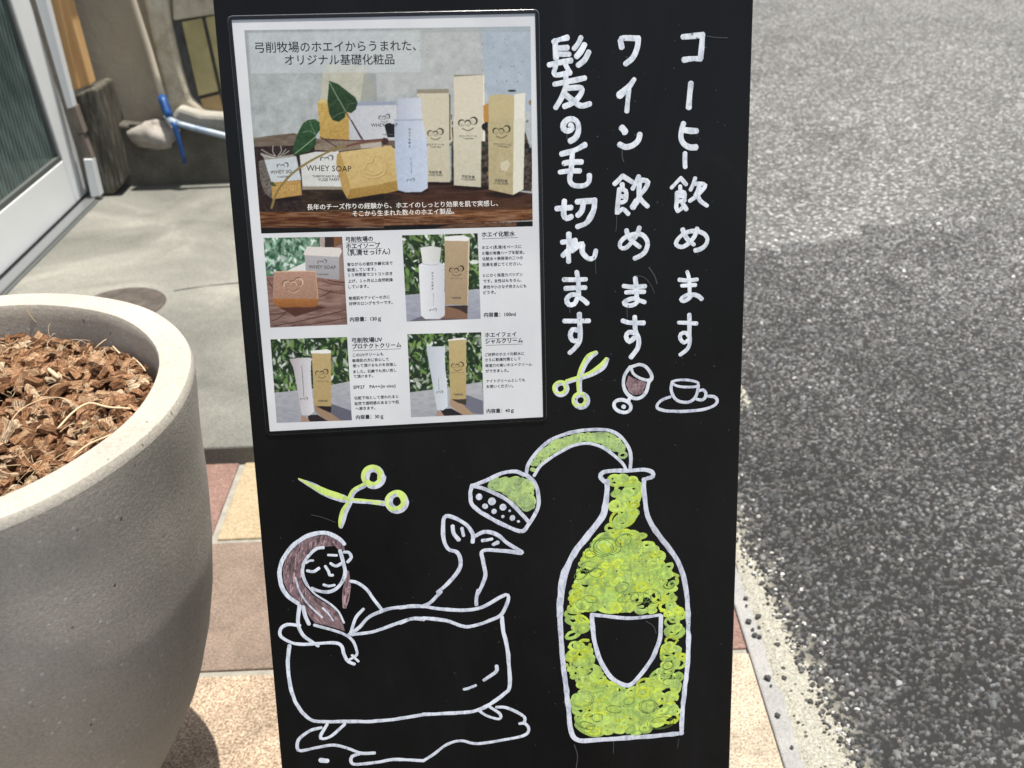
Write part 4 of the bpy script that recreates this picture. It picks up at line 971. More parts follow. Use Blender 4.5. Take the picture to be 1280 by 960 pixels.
class Raster:
    def __init__(s, x0, y0, x1, y1, ss, col):
        s.x0, s.y0, s.ss = x0, y0, ss; s.w = int((x1-x0)*ss); s.h = int((y1-y0)*ss)
        s.a = np.zeros((s.h, s.w, 3)); s.a[:] = col
    def _mask(s, poly):
        P = np.array([( (p[0]-s.x0)*s.ss, (p[1]-s.y0)*s.ss) for p in poly])
        xa, ya = np.maximum(np.floor(P.min(0)).astype(int)-1, 0); xb = min(s.w, int(P[:, 0].max())+2); yb = min(s.h, int(P[:, 1].max())+2)
        if xb <= xa or yb <= ya: return None
        X, Y = np.meshgrid(np.arange(xa, xb)+.5, np.arange(ya, yb)+.5); m = np.zeros(X.shape, bool)
        for i in range(len(P)):
            (x1, y1), (x2, y2) = P[i], P[(i+1) % len(P)]
            if y1 == y2: continue
            c = (y1 > Y) != (y2 > Y); m ^= c & (X < (x2-x1)*(Y-y1)/(y2-y1)+x1)
        return slice(ya, yb), slice(xa, xb), m
    def poly(s, rg, pts, col, alpha=1.0, grad=None, grain=0, cell=3, seed=1, aniso=(1, 1)):
        r = s._mask(rg(pts))
        if r is None: return
        ys, xs, m = r; c = np.array(col, float)*np.ones(m.shape+(3,))
        if grad is not None:
            t_ = np.linspace(0, 1, m.shape[0])[:, None, None] if grad[1] == 'v' else np.linspace(0, 1, m.shape[1])[None, :, None]
            c = c*(1-t_)+np.array(grad[0], float)*t_
        if grain:
            nzz = smooth_noise((int(m.shape[0]*aniso[0])+2, int(m.shape[1]*aniso[1])+2), cell, 2, seed)-1
            yi_ = (np.arange(m.shape[0])*aniso[0]).astype(int); xi_ = (np.arange(m.shape[1])*aniso[1]).astype(int)
            c = c+grain*nzz[np.ix_(yi_, xi_)][..., None]
        al = m[..., None]*alpha; s.a[ys, xs] = s.a[ys, xs]*(1-al)+c*al
    def line(s, rg, pts, w, col, alpha=1.0, w1=None):
        P = catmull([p[:2] for p in rg(pts)], 1.0)
        n = len(P); T = np.gradient(P, axis=0); T /= np.linalg.norm(T, axis=1)[:, None]+1e-9; N = np.stack([-T[:, 1], T[:, 0]], -1)
        W = np.linspace(w, w if w1 is None else w1, n)[:, None]/2
        s.poly(lambda p: p, list(P+N*W)+list((P-N*W)[::-1]), col, alpha)
    def disc(s, x, y, rx, ry, col, alpha=1.0): s.poly(lambda p: p, [(x+rx*math.cos(a), y+ry*math.sin(a)) for a in np.linspace(0, 6.28, 18)[:-1]], col, alpha)
    def emblem(s, x, y, k, col, faces=True):
        """emblem of three heads in a row over a curved line, k = half width"""
        I = lambda p: p
        for (dx_, dy_, r, a0, a1, sx_, sy_) in ((-.64, .02, .36, 2.4, 5.6, .16, .10), (-.02, .02, .33, 3.2, 6.6, -.05, .20), (.56, -.20, .42, 3.6, 7.6, -.20, .12)):
            cx_, cy_ = x+dx_*k, y+dy_*k; rr = r*k
            s.poly(I, [(cx_+rr*math.cos(a), cy_+rr*math.sin(a)) for a in np.linspace(a0, a1, 9)]+[(cx_+rr*sx_+rr*.82*math.cos(a), cy_+rr*sy_+rr*.82*math.sin(a)) for a in np.linspace(a1, a0, 9)], col)
            if faces:
                s.line(I, [(cx_+rr*.8*math.cos(a), cy_+rr*.92*math.sin(a)) for a in np.linspace(.5, 2.7, 7)], max(.35, k*.04), col, .7)
                s.line(I, [(cx_-rr*.3, cy_+rr*.05), (cx_-rr*.1, cy_+rr*.12)], .4, col, .7); s.line(I, [(cx_+rr*.15, cy_+rr*.12), (cx_+rr*.35, cy_+rr*.05)], .4, col, .7); s.line(I, [(cx_-rr*.1, cy_+rr*.5), (cx_+rr*.2, cy_+rr*.5)], .4, col, .7)
        if faces: s.line(I, [(x-.6*k, y+.55*k), (x, y+.78*k), (x+.6*k, y+.5*k)], max(.5, k*.09), col, .7)
    def blur(s, n=1):
        for _ in range(n):
            a = np.pad(s.a, ((1, 1), (1, 1), (0, 0)), 'edge'); s.a = (a[:-2, 1:-1]+a[2:, 1:-1]+a[1:-1, :-2]+a[1:-1, 2:]+2*a[1:-1, 1:-1])/6
    def noise(s, amp, cell, seed): s.a += (smooth_noise((s.h, s.w), cell, 2*amp, seed)-amp)[..., None]
    def sample(s, xy):
        x = (xy[..., 0]-s.x0)*s.ss-.5; y = (xy[..., 1]-s.y0)*s.ss-.5
        x = np.clip(x, 0, s.w-1.01); y = np.clip(y, 0, s.h-1.01); xi_ = x.astype(int); yi_ = y.astype(int); fx = (x-xi_)[..., None]; fy = (y-yi_)[..., None]; a = s.a
        return (a[yi_, xi_]*(1-fx)+a[yi_, xi_+1]*fx)*(1-fy)+(a[yi_+1, xi_]*(1-fx)+a[yi_+1, xi_+1]*fx)*fy
PAPER_LIN = float(lin(226))
def print_photo(R, quad, nx_, ny_, label):
    """quad TL,TR,BR,BL traced on the photograph; the picture becomes ink colour on a fine sheet of paper"""
    tl, tr_, br, bl = [uv_(*q) for q in quad]
    u = np.linspace(0, 1, nx_)[None, :, None]; v = np.linspace(0, 1, ny_)[:, None, None]
    uv = (tl*(1-u)+tr_*u)*(1-v)+(bl*(1-u)+br*u)*v
    P3 = BO+uv[..., :1]*BX+uv[..., 1:]*BY+BN*PZ
    c = R.sample(project(P3)); c = c*.84+c.mean(-1, keepdims=True)*.16; c = np.clip(c, 3, 255); c = np.clip(lin(c)/PAPER_LIN*.66, .004, .85)
    o = grid_mesh('printed_photo', P3[::-1], m_print, c[::-1]); put(o, ptr); o['label'] = label; return o

def foliage(R, x0, y0, x1, y1, n, seed, pal):
    g = np.random.default_rng(seed)
    for k in range(n):
        x, y = g.uniform(x0, x1), g.uniform(y0, y1); a = g.normal(1.2, .8); L = g.uniform(2, 7); w = L*g.uniform(.22, .45)
        c = np.array(pal[g.integers(len(pal))], float)*g.uniform(.75, 1.2)
        e = np.array([math.cos(a), math.sin(a)]); nn = np.array([-e[1], e[0]]); p = np.array([x, y])
        R.poly(lambda q: q, [p-e*L, p-e*L*.3+nn*w, p+e*L*.4+nn*w*.8, p+e*L, p+e*L*.4-nn*w*.8, p-e*L*.3-nn*w], c, .9)
        if g.random() < .5: R.line(lambda q: q, [p-e*L*.8, p+nn*w*.1, p+e*L*.8], .6, np.clip(c*1.35, 0, 240), .6)

# --- main picture
A5 = reg(280, 10, 5.818); A6 = reg(480, 10, 5.818); A7 = reg(300, 150, 6.4); A8 = reg(480, 150, 6.4); ID = reg(0, 0, 1)
R = Raster(298, 28, 672, 298, 3, (163, 172, 170))
R.poly(ID, [(298, 28), (672, 28), (672, 180), (298, 180)], (168, 175, 172), 1, ((186, 190, 190), 'h'), 10, 30, 2)
R.noise(7, 16, 3); R.noise(6, 5, 4); R.noise(5, 2, 5)
R.poly(ID, [(495, 30), (600, 30), (600, 110), (470, 120), (440, 95)], (190, 190, 186), .5, None, 8, 20, 4)
R.poly(ID, [(602, 30), (668, 30), (668, 140), (610, 135)], (165, 183, 200), .7, None, 8, 25, 5)
R.poly(ID, [(405, 80), (455, 82), (470, 120), (430, 130), (400, 125)], (205, 195, 150), .45, None, 10, 12, 6)
R.poly(ID, [(455, 92), (470, 92), (472, 130), (450, 130)], (140, 146, 140), .5)
R.poly(ID, [(298, 28), (672, 28), (672, 40), (298, 42)], (150, 158, 155), .35)
R.poly(ID, [(309, 41), (525, 38), (526, 90), (313, 92)], (205, 212, 214), .5)
g_ = np.random.default_rng(12)
for k in range(70):
    x = g_.choice([g_.uniform(515, 662), g_.uniform(320, 660)]); y = g_.uniform(40, 130); R.disc(x, y, g_.uniform(.3, .9), g_.uniform(.3, .9), (85, 90, 92), g_.uniform(.3, .8))
R.poly(A5, [(150, 155), (175, 155), (230, 960), (208, 960)], (150, 158, 154), .4)
# logs and table
R.poly(A7, [(100, 145), (300, 118), (430, 105), (620, 150), (900, 160), (1240, 165), (1240, 230), (600, 240), (430, 210), (110, 222)], (112, 96, 80), 1, None, 14, 6, 7, (1, .25))
R.poly(A7, [(105, 215), (430, 205), (1300, 215), (1300, 760), (130, 760)], (50, 34, 30), 1, None, 14, 6, 8)
R.poly(A8, [(1030, 560), (1180, 570), (1190, 300), (1120, 60), (1060, 40), (820, 0), (540, 60), (540, 560)], (70, 60, 50), 1, None, 30, 8, 9)
g_ = np.random.default_rng(3)
for k in range(60):
    x, y = g_.uniform(535, 668), g_.uniform(128, 225); R.disc(x, y, g_.uniform(1, 5), g_.uniform(1, 4), [(25, 25, 22), (110, 110, 90), (150, 110, 60), (40, 60, 45), (130, 125, 115)][g_.integers(5)], .8)
R.poly(A8, [(0, 560), (160, 520), (340, 500), (530, 498), (800, 530), (1190, 590), (1190, 740), (0, 740)], (62, 38, 28), 1, ((88, 52, 32), 'v'), 12, 5, 10, (1, .12))
R.poly(A7, [(500, 560), (860, 550), (860, 640), (980, 660), (1300, 610), (1300, 760), (500, 760)], (58, 42, 26), .9, None, 14, 5, 11, (1, .3))
R.poly(A7, [(155, 735), (1300, 735), (1300, 860), (165, 862)], (120, 72, 38), 1, ((95, 56, 32), 'v'), 38, 4, 12, (1, .10))
R.poly(A8, [(0, 740), (700, 725), (1190, 712), (1190, 800), (0, 870)], (135, 85, 48), 1, ((100, 60, 34), 'v'), 40, 4, 13, (1, .10))
for k in range(26):
    y = g_.uniform(262, 283); x = g_.uniform(330, 640); R.line(ID, [(x, y), (x+15, y+g_.normal(0, .6)), (x+g_.uniform(25, 60), y-1)], .5, [(200, 140, 80), (40, 22, 14)][k % 2], .7)
R.poly(A7, [(165, 862), (1300, 862), (1300, 905), (170, 912)], (22, 17, 16)); R.poly(A8, [(0, 845), (480, 835), (1195, 810), (1195, 850), (0, 890)], (20, 16, 16))
R.poly(A8, [(400, 868), (540, 835), (1060, 815), (1060, 850), (420, 872)], (110, 75, 50), .9, None, 20, 4, 3, (1, .2))
for cx3, cy3, rx3, ry3 in ((450, 246, 52, 7), (513, 238, 24, 5), (550, 228, 26, 4), (590, 234, 28, 4), (632, 243, 26, 5), (355, 248, 22, 4)):
    for q3 in (1, .8, .6): R.disc(cx3, cy3, rx3*q3, ry3*q3, (20, 12, 10), .3)
# back soap, back box
R.poly(A5, [(680, 690), (700, 665), (750, 670), (905, 690), (912, 960), (697, 950)], (205, 170, 85), 1, ((190, 150, 70), 'v'), 12, 6, 14)
R.poly(A5, [(680, 690), (700, 662), (750, 668), (750, 690)], (215, 190, 120))
R.poly(A5, [(905, 700), (1255, 690), (1262, 960), (912, 965)], (192, 195, 200), 1, ((205, 206, 208), 'h'), 5, 8, 15); R.poly(A5, [(940, 688), (1250, 680), (1255, 705), (930, 712)], (150, 160, 182))
R.emblem(480.5, 147, 7.5, (40, 40, 42)); R.poly(A5, [(1165, 850), (1200, 835), (1240, 850), (1240, 940), (1190, 940)], (28, 32, 30))
R.poly(A7, [(590, 195), (790, 165), (1130, 170), (1135, 210), (800, 250), (600, 240)], (140, 122, 100), 1, None, 12, 5, 16); R.poly(A7, [(960, 195), (1130, 175), (1130, 215), (970, 230)], (185, 175, 160))
# small wrapped soap
R.poly(A7, [(150, 330), (200, 310), (250, 530), (255, 630), (200, 590), (160, 480)], (105, 98, 88), 1, None, 26, 4, 17)
R.poly(A7, [(195, 318), (250, 300), (450, 290), (490, 480), (250, 500)], (196, 204, 206), 1, None, 6, 8, 18)
R.poly(A7, [(160, 260), (280, 295), (430, 275), (450, 292), (200, 320)], (150, 145, 132), 1, None, 25, 3, 19)
for p in ([(170, 235), (230, 270), (290, 290)], [(165, 275), (230, 295), (280, 300)], [(265, 205), (262, 250), (285, 290)], [(325, 205), (330, 250), (300, 290)], [(370, 230), (340, 270), (310, 295)], [(395, 245), (345, 280)]): R.line(A7, p, 1.0, (205, 205, 195), .85)
R.poly(A7, [(248, 500), (485, 482), (495, 600), (258, 635)], (190, 145, 72), 1, None, 14, 4, 20)
for k in range(9): R.line(A7, [(290+k*22, 510+random.uniform(0, 20)), (295+k*22, 570)], .7, (220, 185, 120), .7)
R.emblem(300+342/6.4, 150+368/6.4, 7.5, (45, 45, 45), False)
# middle box
R.poly(A7, [(478, 282), (600, 255), (790, 250), (850, 535), (500, 530)], (208, 208, 202), 1, ((218, 218, 212), 'h'), 4, 8, 21); R.poly(A7, [(497, 530), (830, 533), (830, 556), (498, 558)], (150, 138, 118))
R.emblem(300+695/6.4, 150+312/6.4, 8.5, (40, 40, 40), False)
# front soap
R.poly(A7, [(775, 275), (800, 258), (890, 550), (860, 632), (820, 560), (770, 350)], (190, 152, 78), 1, None, 8, 5, 22)
R.poly(A7, [(800, 256), (1200, 205), (1240, 230), (1280, 330)]+[(1330, 480), (890, 552)], (216, 186, 118), 1, ((206, 172, 100), 'v'), 7, 9, 23)
R.poly(A8, [(0, 205), (60, 205), (160, 475), (0, 500)], (214, 184, 116), 1, ((204, 170, 98), 'v'), 7, 9, 24)
R.poly(A7, [(890, 552), (1330, 480), (1330, 545), (1190, 580), (862, 634)], (184, 144, 66), 1, ((165, 125, 52), 'v'), 8, 5, 25); R.poly(A8, [(0, 505), (160, 475), (150, 530), (110, 565), (0, 590)], (172, 132, 58), 1, None, 8, 5, 26)
for pts in ([(955, 400), (985, 450), (1080, 468), (1160, 430), (1170, 350), (1120, 285)], [(975, 385), (1010, 425), (1090, 440), (1140, 410)], [(1000, 400), (1020, 350), (1060, 340), (1080, 290), (1120, 300), (1140, 350)]):
    R.line(A7, pts, 1.6, (178, 142, 72), .8); R.line(A7, [(p[0]-5, p[1]-6) for p in pts], .8, (232, 208, 150), .8)
# bottle
R.poly(A8, [(85, -10), (345, -10), (350, 545), (300, 575), (170, 578), (110, 560), (88, 300)], (178, 192, 214), 1, ((196, 208, 226), 'h'), 5, 8, 27)
R.poly(A6, [(75, 810), (110, 795), (290, 795), (305, 960), (75, 960)], (176, 188, 205), 1, ((206, 214, 228), 'h')); R.poly(A6, [(100, 660), (270, 650), (278, 800), (100, 805)], (182, 190, 206), 1, ((208, 214, 224), 'h')); R.poly(A6, [(70, 812), (295, 808), (293, 818), (72, 822)], (150, 160, 178), .7)
R.line(A8, [(215, 300), (218, 360), (220, 425)], .5, (110, 115, 130)); R.emblem(480+215/6.4, 150+485/6.4, 5, (45, 50, 58), False)
# three cartons
for q, c1, c2 in (([(238, 620), (472, 615)], 0, 0),): pass
R.poly(A6, [(238, 592), (470, 588), (474, 620), (240, 624)], (150, 142, 118)); R.poly(A6, [(240, 622), (474, 618), (500, 970), (315, 970), (278, 800), (275, 660), (240, 640)], (212, 202, 172)); R.poly(A8, [(340, -10), (518, -10), (530, 498), (350, 494)], (212, 202, 172), 1, ((200, 190, 160), 'v'), 4, 9, 28)
R.poly(A6, [(474, 618), (482, 640), (484, 960), (476, 960)], (80, 70, 50))
R.poly(A6, [(508, 485), (722, 483), (722, 503), (508, 503)], (145, 142, 120)); R.poly(A6, [(508, 500), (725, 486), (722, 970), (512, 970)], (219, 209, 182)); R.poly(A8, [(552, -10), (780, -10), (776, 538), (560, 522)], (216, 207, 180), 1, ((203, 196, 168), 'v'), 4, 9, 29)
R.poly(A6, [(722, 490), (728, 490), (735, 970), (722, 970)], (238, 235, 222))
R.poly(A6, [(762, 640), (870, 620), (950, 640), (945, 970), (765, 970)], (200, 182, 130)); R.poly(A8, [(832, -10), (1040, -10), (1032, 600), (838, 556)], (194, 178, 130), 1, ((184, 168, 122), 'v'), 6, 9, 30)
R.poly(A6, [(765, 625), (860, 600), (1025, 615), (948, 632)], (170, 180, 190)); R.poly(A6, [(946, 628), (1028, 615), (1020, 970), (948, 970)], (232, 228, 208)); R.poly(A8, [(1038, -10), (1128, -10), (1115, 555), (1032, 600)], (226, 222, 200))
R.poly(A6, [(722, 710), (760, 690), (762, 830), (725, 830)], (200, 140, 60)); R.disc(605+.6, 158.5, 3.5, 4.5, (35, 33, 30)); R.disc(640, 113.5, 5.5, 1.4, (45, 55, 45))
for (x, y, k) in ((585, 153.5, 12.5), (627, 163.5, 11.5), (544.5, 166.5, 10.5)): R.emblem(x, y, k, (45, 40, 30))
R.poly(A8, [(930, 340), (990, 320), (1010, 350), (980, 410), (935, 400)], (222, 214, 186), .7)
# ivy
R.line(A5, [(885, 755), (930, 830), (1000, 955)], 1.0, (70, 40, 34)); R.line(A7, [(890, 0), (930, 70), (985, 160)], 1.2, (70, 42, 36)); R.line(A7, [(640, 135), (700, 170), (775, 218)], 1.2, (74, 50, 42)); R.line(A7, [(650, 150), (800, 160), (980, 165), (1170, 150)], 1.4, (90, 55, 46))
R.line(A7, [(1000, 178), (900, 200), (780, 225), (680, 268), (560, 330), (440, 410), (350, 500), (290, 590), (250, 710)], 2.2, (140, 118, 58), 1, 3.0); R.line(A7, [(1150, 160), (1000, 175), (850, 210)], 2.6, (120, 72, 58))
R.poly(A7, [(1130, 180), (1150, 140), (1185, 150), (1190, 185), (1150, 200)], (70, 42, 38))
leaf1 = [(765, 530), (830, 552), (900, 608), (955, 650), (972, 690), (958, 738), (925, 765), (885, 752), (880, 795), (835, 828), (790, 815), (765, 770), (752, 680)]
R.poly(A5, leaf1, (46, 76, 44), 1, ((38, 62, 34), 'v'), 10, 5, 31); R.line(A5, [(768, 540), (815, 630), (885, 752)], 1.0, (150, 165, 130)); R.line(A5, [(885, 752), (830, 770), (790, 800)], .6, (110, 135, 95)); R.line(A5, [(885, 752), (910, 700), (960, 690)], .6, (100, 120, 85)); R.line(A5, [(830, 660), (790, 700), (760, 705)], .5, (100, 125, 88))
leaf2 = [(540, 0), (600, -8), (638, 20), (640, 80), (610, 120), (605, 200), (560, 250), (480, 275), (430, 285), (415, 240), (440, 170), (470, 90), (500, 30)]
R.poly(A7, leaf2, (50, 88, 50), 1, ((38, 70, 38), 'v'), 12, 6, 32); R.line(A7, [(615, 125), (540, 190), (440, 270)], 1.0, (150, 180, 140)); R.line(A7, [(610, 120), (560, 90), (500, 100)], .7, (120, 155, 112)); R.line(A7, [(600, 110), (570, 40), (560, 10)], .7, (120, 155, 112)); R.poly(A7, [(245, 500), (262, 492), (295, 530), (255, 528)], (70, 80, 40))
R.blur(2); R.noise(5, 1.6, 40); R.noise(4, 6, 41)
for Z, b_ in ((0, 0),): pass
print_photo(R, [(305.5, 37.8), (663, 33), (665.8, 282.8), (326.7, 291.8)], 450, 320, 'large printed photo of whey soap, ivy and cartons')

# --- four small pictures
pal = [(72, 112, 52), (104, 140, 66), (38, 60, 34), (150, 165, 140), (120, 150, 75), (25, 42, 26), (30, 48, 28), (215, 220, 210)]
palw = [(120, 165, 130), (90, 140, 105), (180, 210, 190), (60, 100, 70), (215, 228, 215), (40, 80, 55)]
B1 = reg(320, 280, 6.737); B2_ = reg(490, 280, 6.737); B3 = reg(320, 405, 6.737); B4 = reg(490, 400, 6.737)
R = Raster(326, 292, 438, 412, 4, (120, 150, 125)); foliage(R, 326, 292, 405, 348, 420, 1, palw); foliage(R, 326, 330, 350, 350, 20, 8, [(60, 90, 90), (50, 110, 60)]); R.blur(14)
R.poly(B1, [(530, 100), (730, 100), (740, 210), (530, 200)], (60, 45, 38)); R.poly(B1, [(535, 100), (580, 100), (580, 200), (535, 200)], (170, 160, 150)); R.poly(B1, [(655, 100), (730, 100), (730, 160), (655, 190)], (130, 85, 55))
R.poly(B1, [(80, 440), (300, 420), (760, 400), (780, 870), (110, 880)], (150, 112, 98), 1, ((128, 98, 88), 'v'), 22, 9, 2, (1, .2))
for k, (a, b_) in enumerate([((100, 470), (260, 720)), ((560, 480), (760, 520)), ((520, 540), (760, 590)), ((150, 860), (770, 720)), ((300, 860), (770, 790)), ((110, 760), (260, 740)), ((600, 470), (760, 490)), ((330, 850), (240, 870)), ((130, 820), (250, 750)), ((520, 620), (640, 560))]): R.line(B1, [a, ((a[0]+b_[0])/2, (a[1]+b_[1])/2+8), b_], 1.0, (62, 36, 30), .8)
R.poly(B1, [(250, 400), (420, 320), (430, 400), (300, 420)], (225, 225, 220)); R.poly(B1, [(190, 700), (520, 690), (600, 700), (330, 780)], (80, 42, 32), .85)
R.poly(B1, [(640, 200), (725, 165), (745, 420), (700, 480), (640, 400)], (150, 120, 110)); R.poly(B1, [(400, 250), (430, 190), (710, 200), (725, 230), (705, 280), (410, 262)], (225, 217, 208)); R.poly(B1, [(410, 262), (705, 278), (700, 470), (510, 450), (505, 400), (420, 395)], (178, 174, 176), 1, ((162, 158, 162), 'v'))
R.poly(B1, [(700, 280), (722, 235), (725, 430), (700, 470)], (150, 125, 115)); R.emblem(320+558/6.737, 280+322/6.737, 6, (45, 42, 44), False)
R.poly(B1, [(150, 405), (500, 400), (520, 630), (140, 628)], (184, 140, 118), 1, ((170, 126, 102), 'v'), 7, 10, 3); R.poly(B1, [(140, 628), (520, 630), (525, 680), (500, 700), (190, 702), (150, 670)], (178, 112, 52), 1, ((150, 88, 40), 'v'), 6, 8, 4)
R.line(B1, [(150, 405), (330, 398), (500, 400)], 1.2, (222, 180, 140)); R.line(B1, [(500, 402), (512, 520), (520, 630)], 1.2, (214, 160, 110))
for sgn, cc in ((-.5, (110, 78, 58)), (.5, (215, 180, 150))): R.emblem(320+312/6.737+sgn, 280+505/6.737+sgn, 13, cc)
R.noise(6, 3, 7); print_photo(R, [(329.2, 297.2), (427.8, 295.8), (434.4, 405.4), (338, 409.3)], 160, 170, 'printed photo of a soap bar before its box')

def leafy(x0, y0, x1, y1, seed, top):
    R = Raster(x0, y0, x1, y1, 4, (40, 60, 38)); foliage(R, x0, y0, x1, y0+top, 520, seed, pal); R.blur(5); return R
R = leafy(500, 288, 606, 406, 5, 84)
R.poly(B2_, [(90, 600), (760, 545), (780, 850), (100, 850)], (170, 172, 184), 1, ((150, 154, 168), 'v'), 8, 8, 4, (1, .3)); R.poly(B2_, [(430, 690), (640, 685), (635, 800), (440, 810), (350, 790)], (140, 100, 75)); R.poly(B2_, [(450, 690), (635, 685), (635, 760), (560, 720)], (62, 50, 46)); R.poly(B2_, [(250, 775), (340, 805), (420, 790), (640, 800), (120, 830)], (90, 84, 92), .7)
R.poly(B2_, [(440, 105), (600, 95), (655, 115), (650, 145), (445, 145)], (236, 236, 230)); R.poly(B2_, [(443, 140), (640, 145), (635, 682), (448, 680)], (186, 160, 122), 1, ((172, 146, 110), 'v'), 4, 9, 2); R.poly(B2_, [(640, 140), (655, 120), (640, 682), (634, 682)], (214, 196, 160))
R.emblem(490+545/6.737, 280+388/6.737, 9.5, (38, 30, 24))
R.poly(B2_, [(238, 200), (330, 185), (415, 200), (400, 330), (258, 330)], (232, 232, 226), 1, ((206, 206, 200), 'h')); R.poly(B2_, [(225, 345), (258, 325), (400, 322), (442, 345), (445, 770), (400, 800), (280, 800), (245, 770)], (232, 233, 234), 1, ((206, 208, 214), 'h')); R.line(B2_, [(260, 335), (330, 345), (400, 335)], .7, (170, 170, 170)); R.line(B2_, [(348, 580), (350, 690)], .5, (140, 140, 140)); R.emblem(490+348/6.737, 280+728/6.737, 4.6, (35, 35, 36), False)
R.noise(5, 3, 7); print_photo(R, [(502.6, 294), (597, 291.5), (600.8, 398.3), (508.4, 401.7)], 150, 170, 'printed photo of a white lotion bottle and carton')
R = leafy(335, 418, 444, 532, 6, 76)
R.poly(B3, [(150, 580), (480, 545), (800, 480), (820, 840), (160, 850)], (172, 174, 178), 1, ((156, 158, 166), 'v'), 8, 8, 4, (1, .3)); R.poly(B3, [(630, 670), (800, 730), (810, 815), (720, 815), (560, 710)], (96, 96, 112), .95); R.poly(B3, [(490, 690), (560, 700), (720, 815), (600, 822), (500, 740)], (160, 130, 100)); R.poly(B3, [(500, 690), (635, 692), (630, 750), (560, 720)], (40, 34, 34)); R.poly(B3, [(440, 765), (520, 765), (610, 820), (440, 825)], (46, 40, 42)); R.poly(B3, [(378, 770), (420, 780), (460, 825), (380, 828)], (170, 136, 112))
R.poly(B3, [(462, 225), (600, 213), (632, 225), (632, 252), (465, 252)], (234, 234, 228)); R.poly(B3, [(470, 248), (632, 248), (635, 694), (490, 690)], (194, 168, 112), 1, ((182, 154, 98), 'v'), 4, 9, 2); R.emblem(320+555/6.737, 405+412/6.737, 8.5, (40, 34, 22))
R.poly(B3, [(280, 295), (370, 285), (465, 285), (462, 400), (470, 560), (490, 740), (450, 770), (385, 765), (350, 560), (315, 370)], (178, 168, 168), 1, ((216, 216, 220), 'h')); R.line(B3, [(385, 350), (395, 480), (402, 610)], .8, (90, 84, 88)); R.emblem(320+405/6.737, 405+635/6.737, 4.8, (35, 33, 34), False)
R.noise(5, 3, 8); print_photo(R, [(338.2, 424), (434, 421), (440, 525), (346, 528.3)], 150, 165, 'printed photo of a sun cream tube and carton')
R = leafy(505, 412, 608, 528, 9, 76)
R.poly(B4, [(150, 610), (450, 570), (760, 520), (780, 830), (150, 850)], (178, 180, 182), 1, ((160, 162, 168), 'v'), 8, 8, 4, (1, .3)); R.poly(B4, [(628, 630), (765, 680), (770, 795), (690, 790), (560, 700)], (110, 112, 126), .95); R.poly(B4, [(490, 660), (560, 680), (690, 795), (590, 800), (490, 720)], (176, 144, 112)); R.poly(B4, [(500, 668), (628, 665), (625, 715), (560, 700)], (70, 60, 48)); R.poly(B4, [(400, 750), (500, 745), (600, 800), (440, 808)], (42, 38, 40)); R.poly(B4, [(375, 765), (410, 770), (440, 805), (375, 812)], (176, 140, 118))
R.poly(B4, [(470, 165), (600, 148), (628, 160), (625, 180), (475, 182)], (238, 238, 230)); R.poly(B4, [(476, 172), (625, 165), (625, 664), (492, 668)], (198, 176, 118), 1, ((186, 162, 102), 'v'), 4, 9, 2); R.emblem(490+552/6.737, 400+385/6.737, 8.2, (44, 38, 24))
R.poly(B4, [(290, 235), (330, 222), (445, 222), (448, 400), (465, 560), (470, 730), (430, 762), (380, 755), (345, 560), (310, 360)], (190, 198, 206), 1, ((214, 220, 226), 'h')); R.line(B4, [(392, 490), (396, 600)], .6, (140, 145, 150)); R.emblem(490+402/6.737, 400+612/6.737, 4.4, (38, 38, 40), False)
R.noise(5, 3, 9); print_photo(R, [(509.2, 417.5), (601.5, 415), (605, 517.8), (513.8, 521.2)], 150, 165, 'printed photo of a face cream tube and carton')

# --- printed words
def words(txt, p0, p1, m=None, squash=1.0, bold=0.035, parent=None, off=None, name='text_line', ratio=None):
    """set one line of type whose baseline runs from p0 to p1 (traced points)"""
    a, b = uv_(*p0), uv_(*p1)
    cu = bpy.data.curves.new('type', 'FONT'); cu.body = txt; cu.resolution_u = 2
    to = bpy.data.objects.new('type', cu); COL.objects.link(to)
    dg = bpy.context.evaluated_depsgraph_get(); dg.update(); ev = to.evaluated_get(dg)
    me = bpy.data.meshes.new_from_object(ev); bpy.data.objects.remove(to); bpy.data.curves.remove(cu)
    n = len(me.vertices)
    if n == 0: return None
    co = np.zeros(n*3, np.float32); me.vertices.foreach_get('co', co); co = co.reshape(-1, 3)
    x0, x1 = co[:, 0].min(), co[:, 0].max(); L = np.linalg.norm(b-a); sc = L/(x1-x0); e = nrm(b-a); nn = np.array([-e[1], e[0]])
    sy = sc*squash
    uvp = a+((co[:, :1]-x0)*sc)*e+(co[:, 1:2]*sy)*nn
    if bold > 0:                      # heavier weight: the same glyphs laid down three times, a hair apart
        polys = [tuple(p.vertices) for p in me.polygons]; sh3 = [(0, 0), (bold, 0), (bold*.5, bold*.6)]
        uvp = np.vstack([uvp+(dx3*sc)*e+(dy3*sc)*nn for dx3, dy3 in sh3]); nm = me.name
        me = bpy.data.meshes.new(name); me.from_pydata([(0, 0, 0)]*(3*n), [], [tuple(i+n*k for i in p) for k in range(3) for p in polys])
        offs3 = np.repeat([0, 4e-6, 8e-6], n)[:, None]*BN
    else: offs3 = 0
    P3 = BO+uvp[:, :1]*BX+uvp[:, 1:]*BY+BN*(PZ+.00004 if off is None else off)+offs3
    me.vertices.foreach_set('co', P3.astype(np.float32).ravel()); me.materials.clear(); me.materials.append((m or m_ink).m); me.update()
    o = bpy.data.objects.new(name, me); COL.objects.link(o); put(o, parent or ptr); return o
def Wz(rg, txt, x0, y0, x1, y1, **k):
    p = rg([(x0, y0), (x1, y1)]); return words(txt, p[0], p[1], **k)
Wz(ID, '弓削牧場のホエイからうまれた、', 319.5, 65.0, 520, 62.3, bold=.012); Wz(ID, 'オリジナル基礎化粧品', 356.5, 80.5, 493, 79.5, bold=.012)
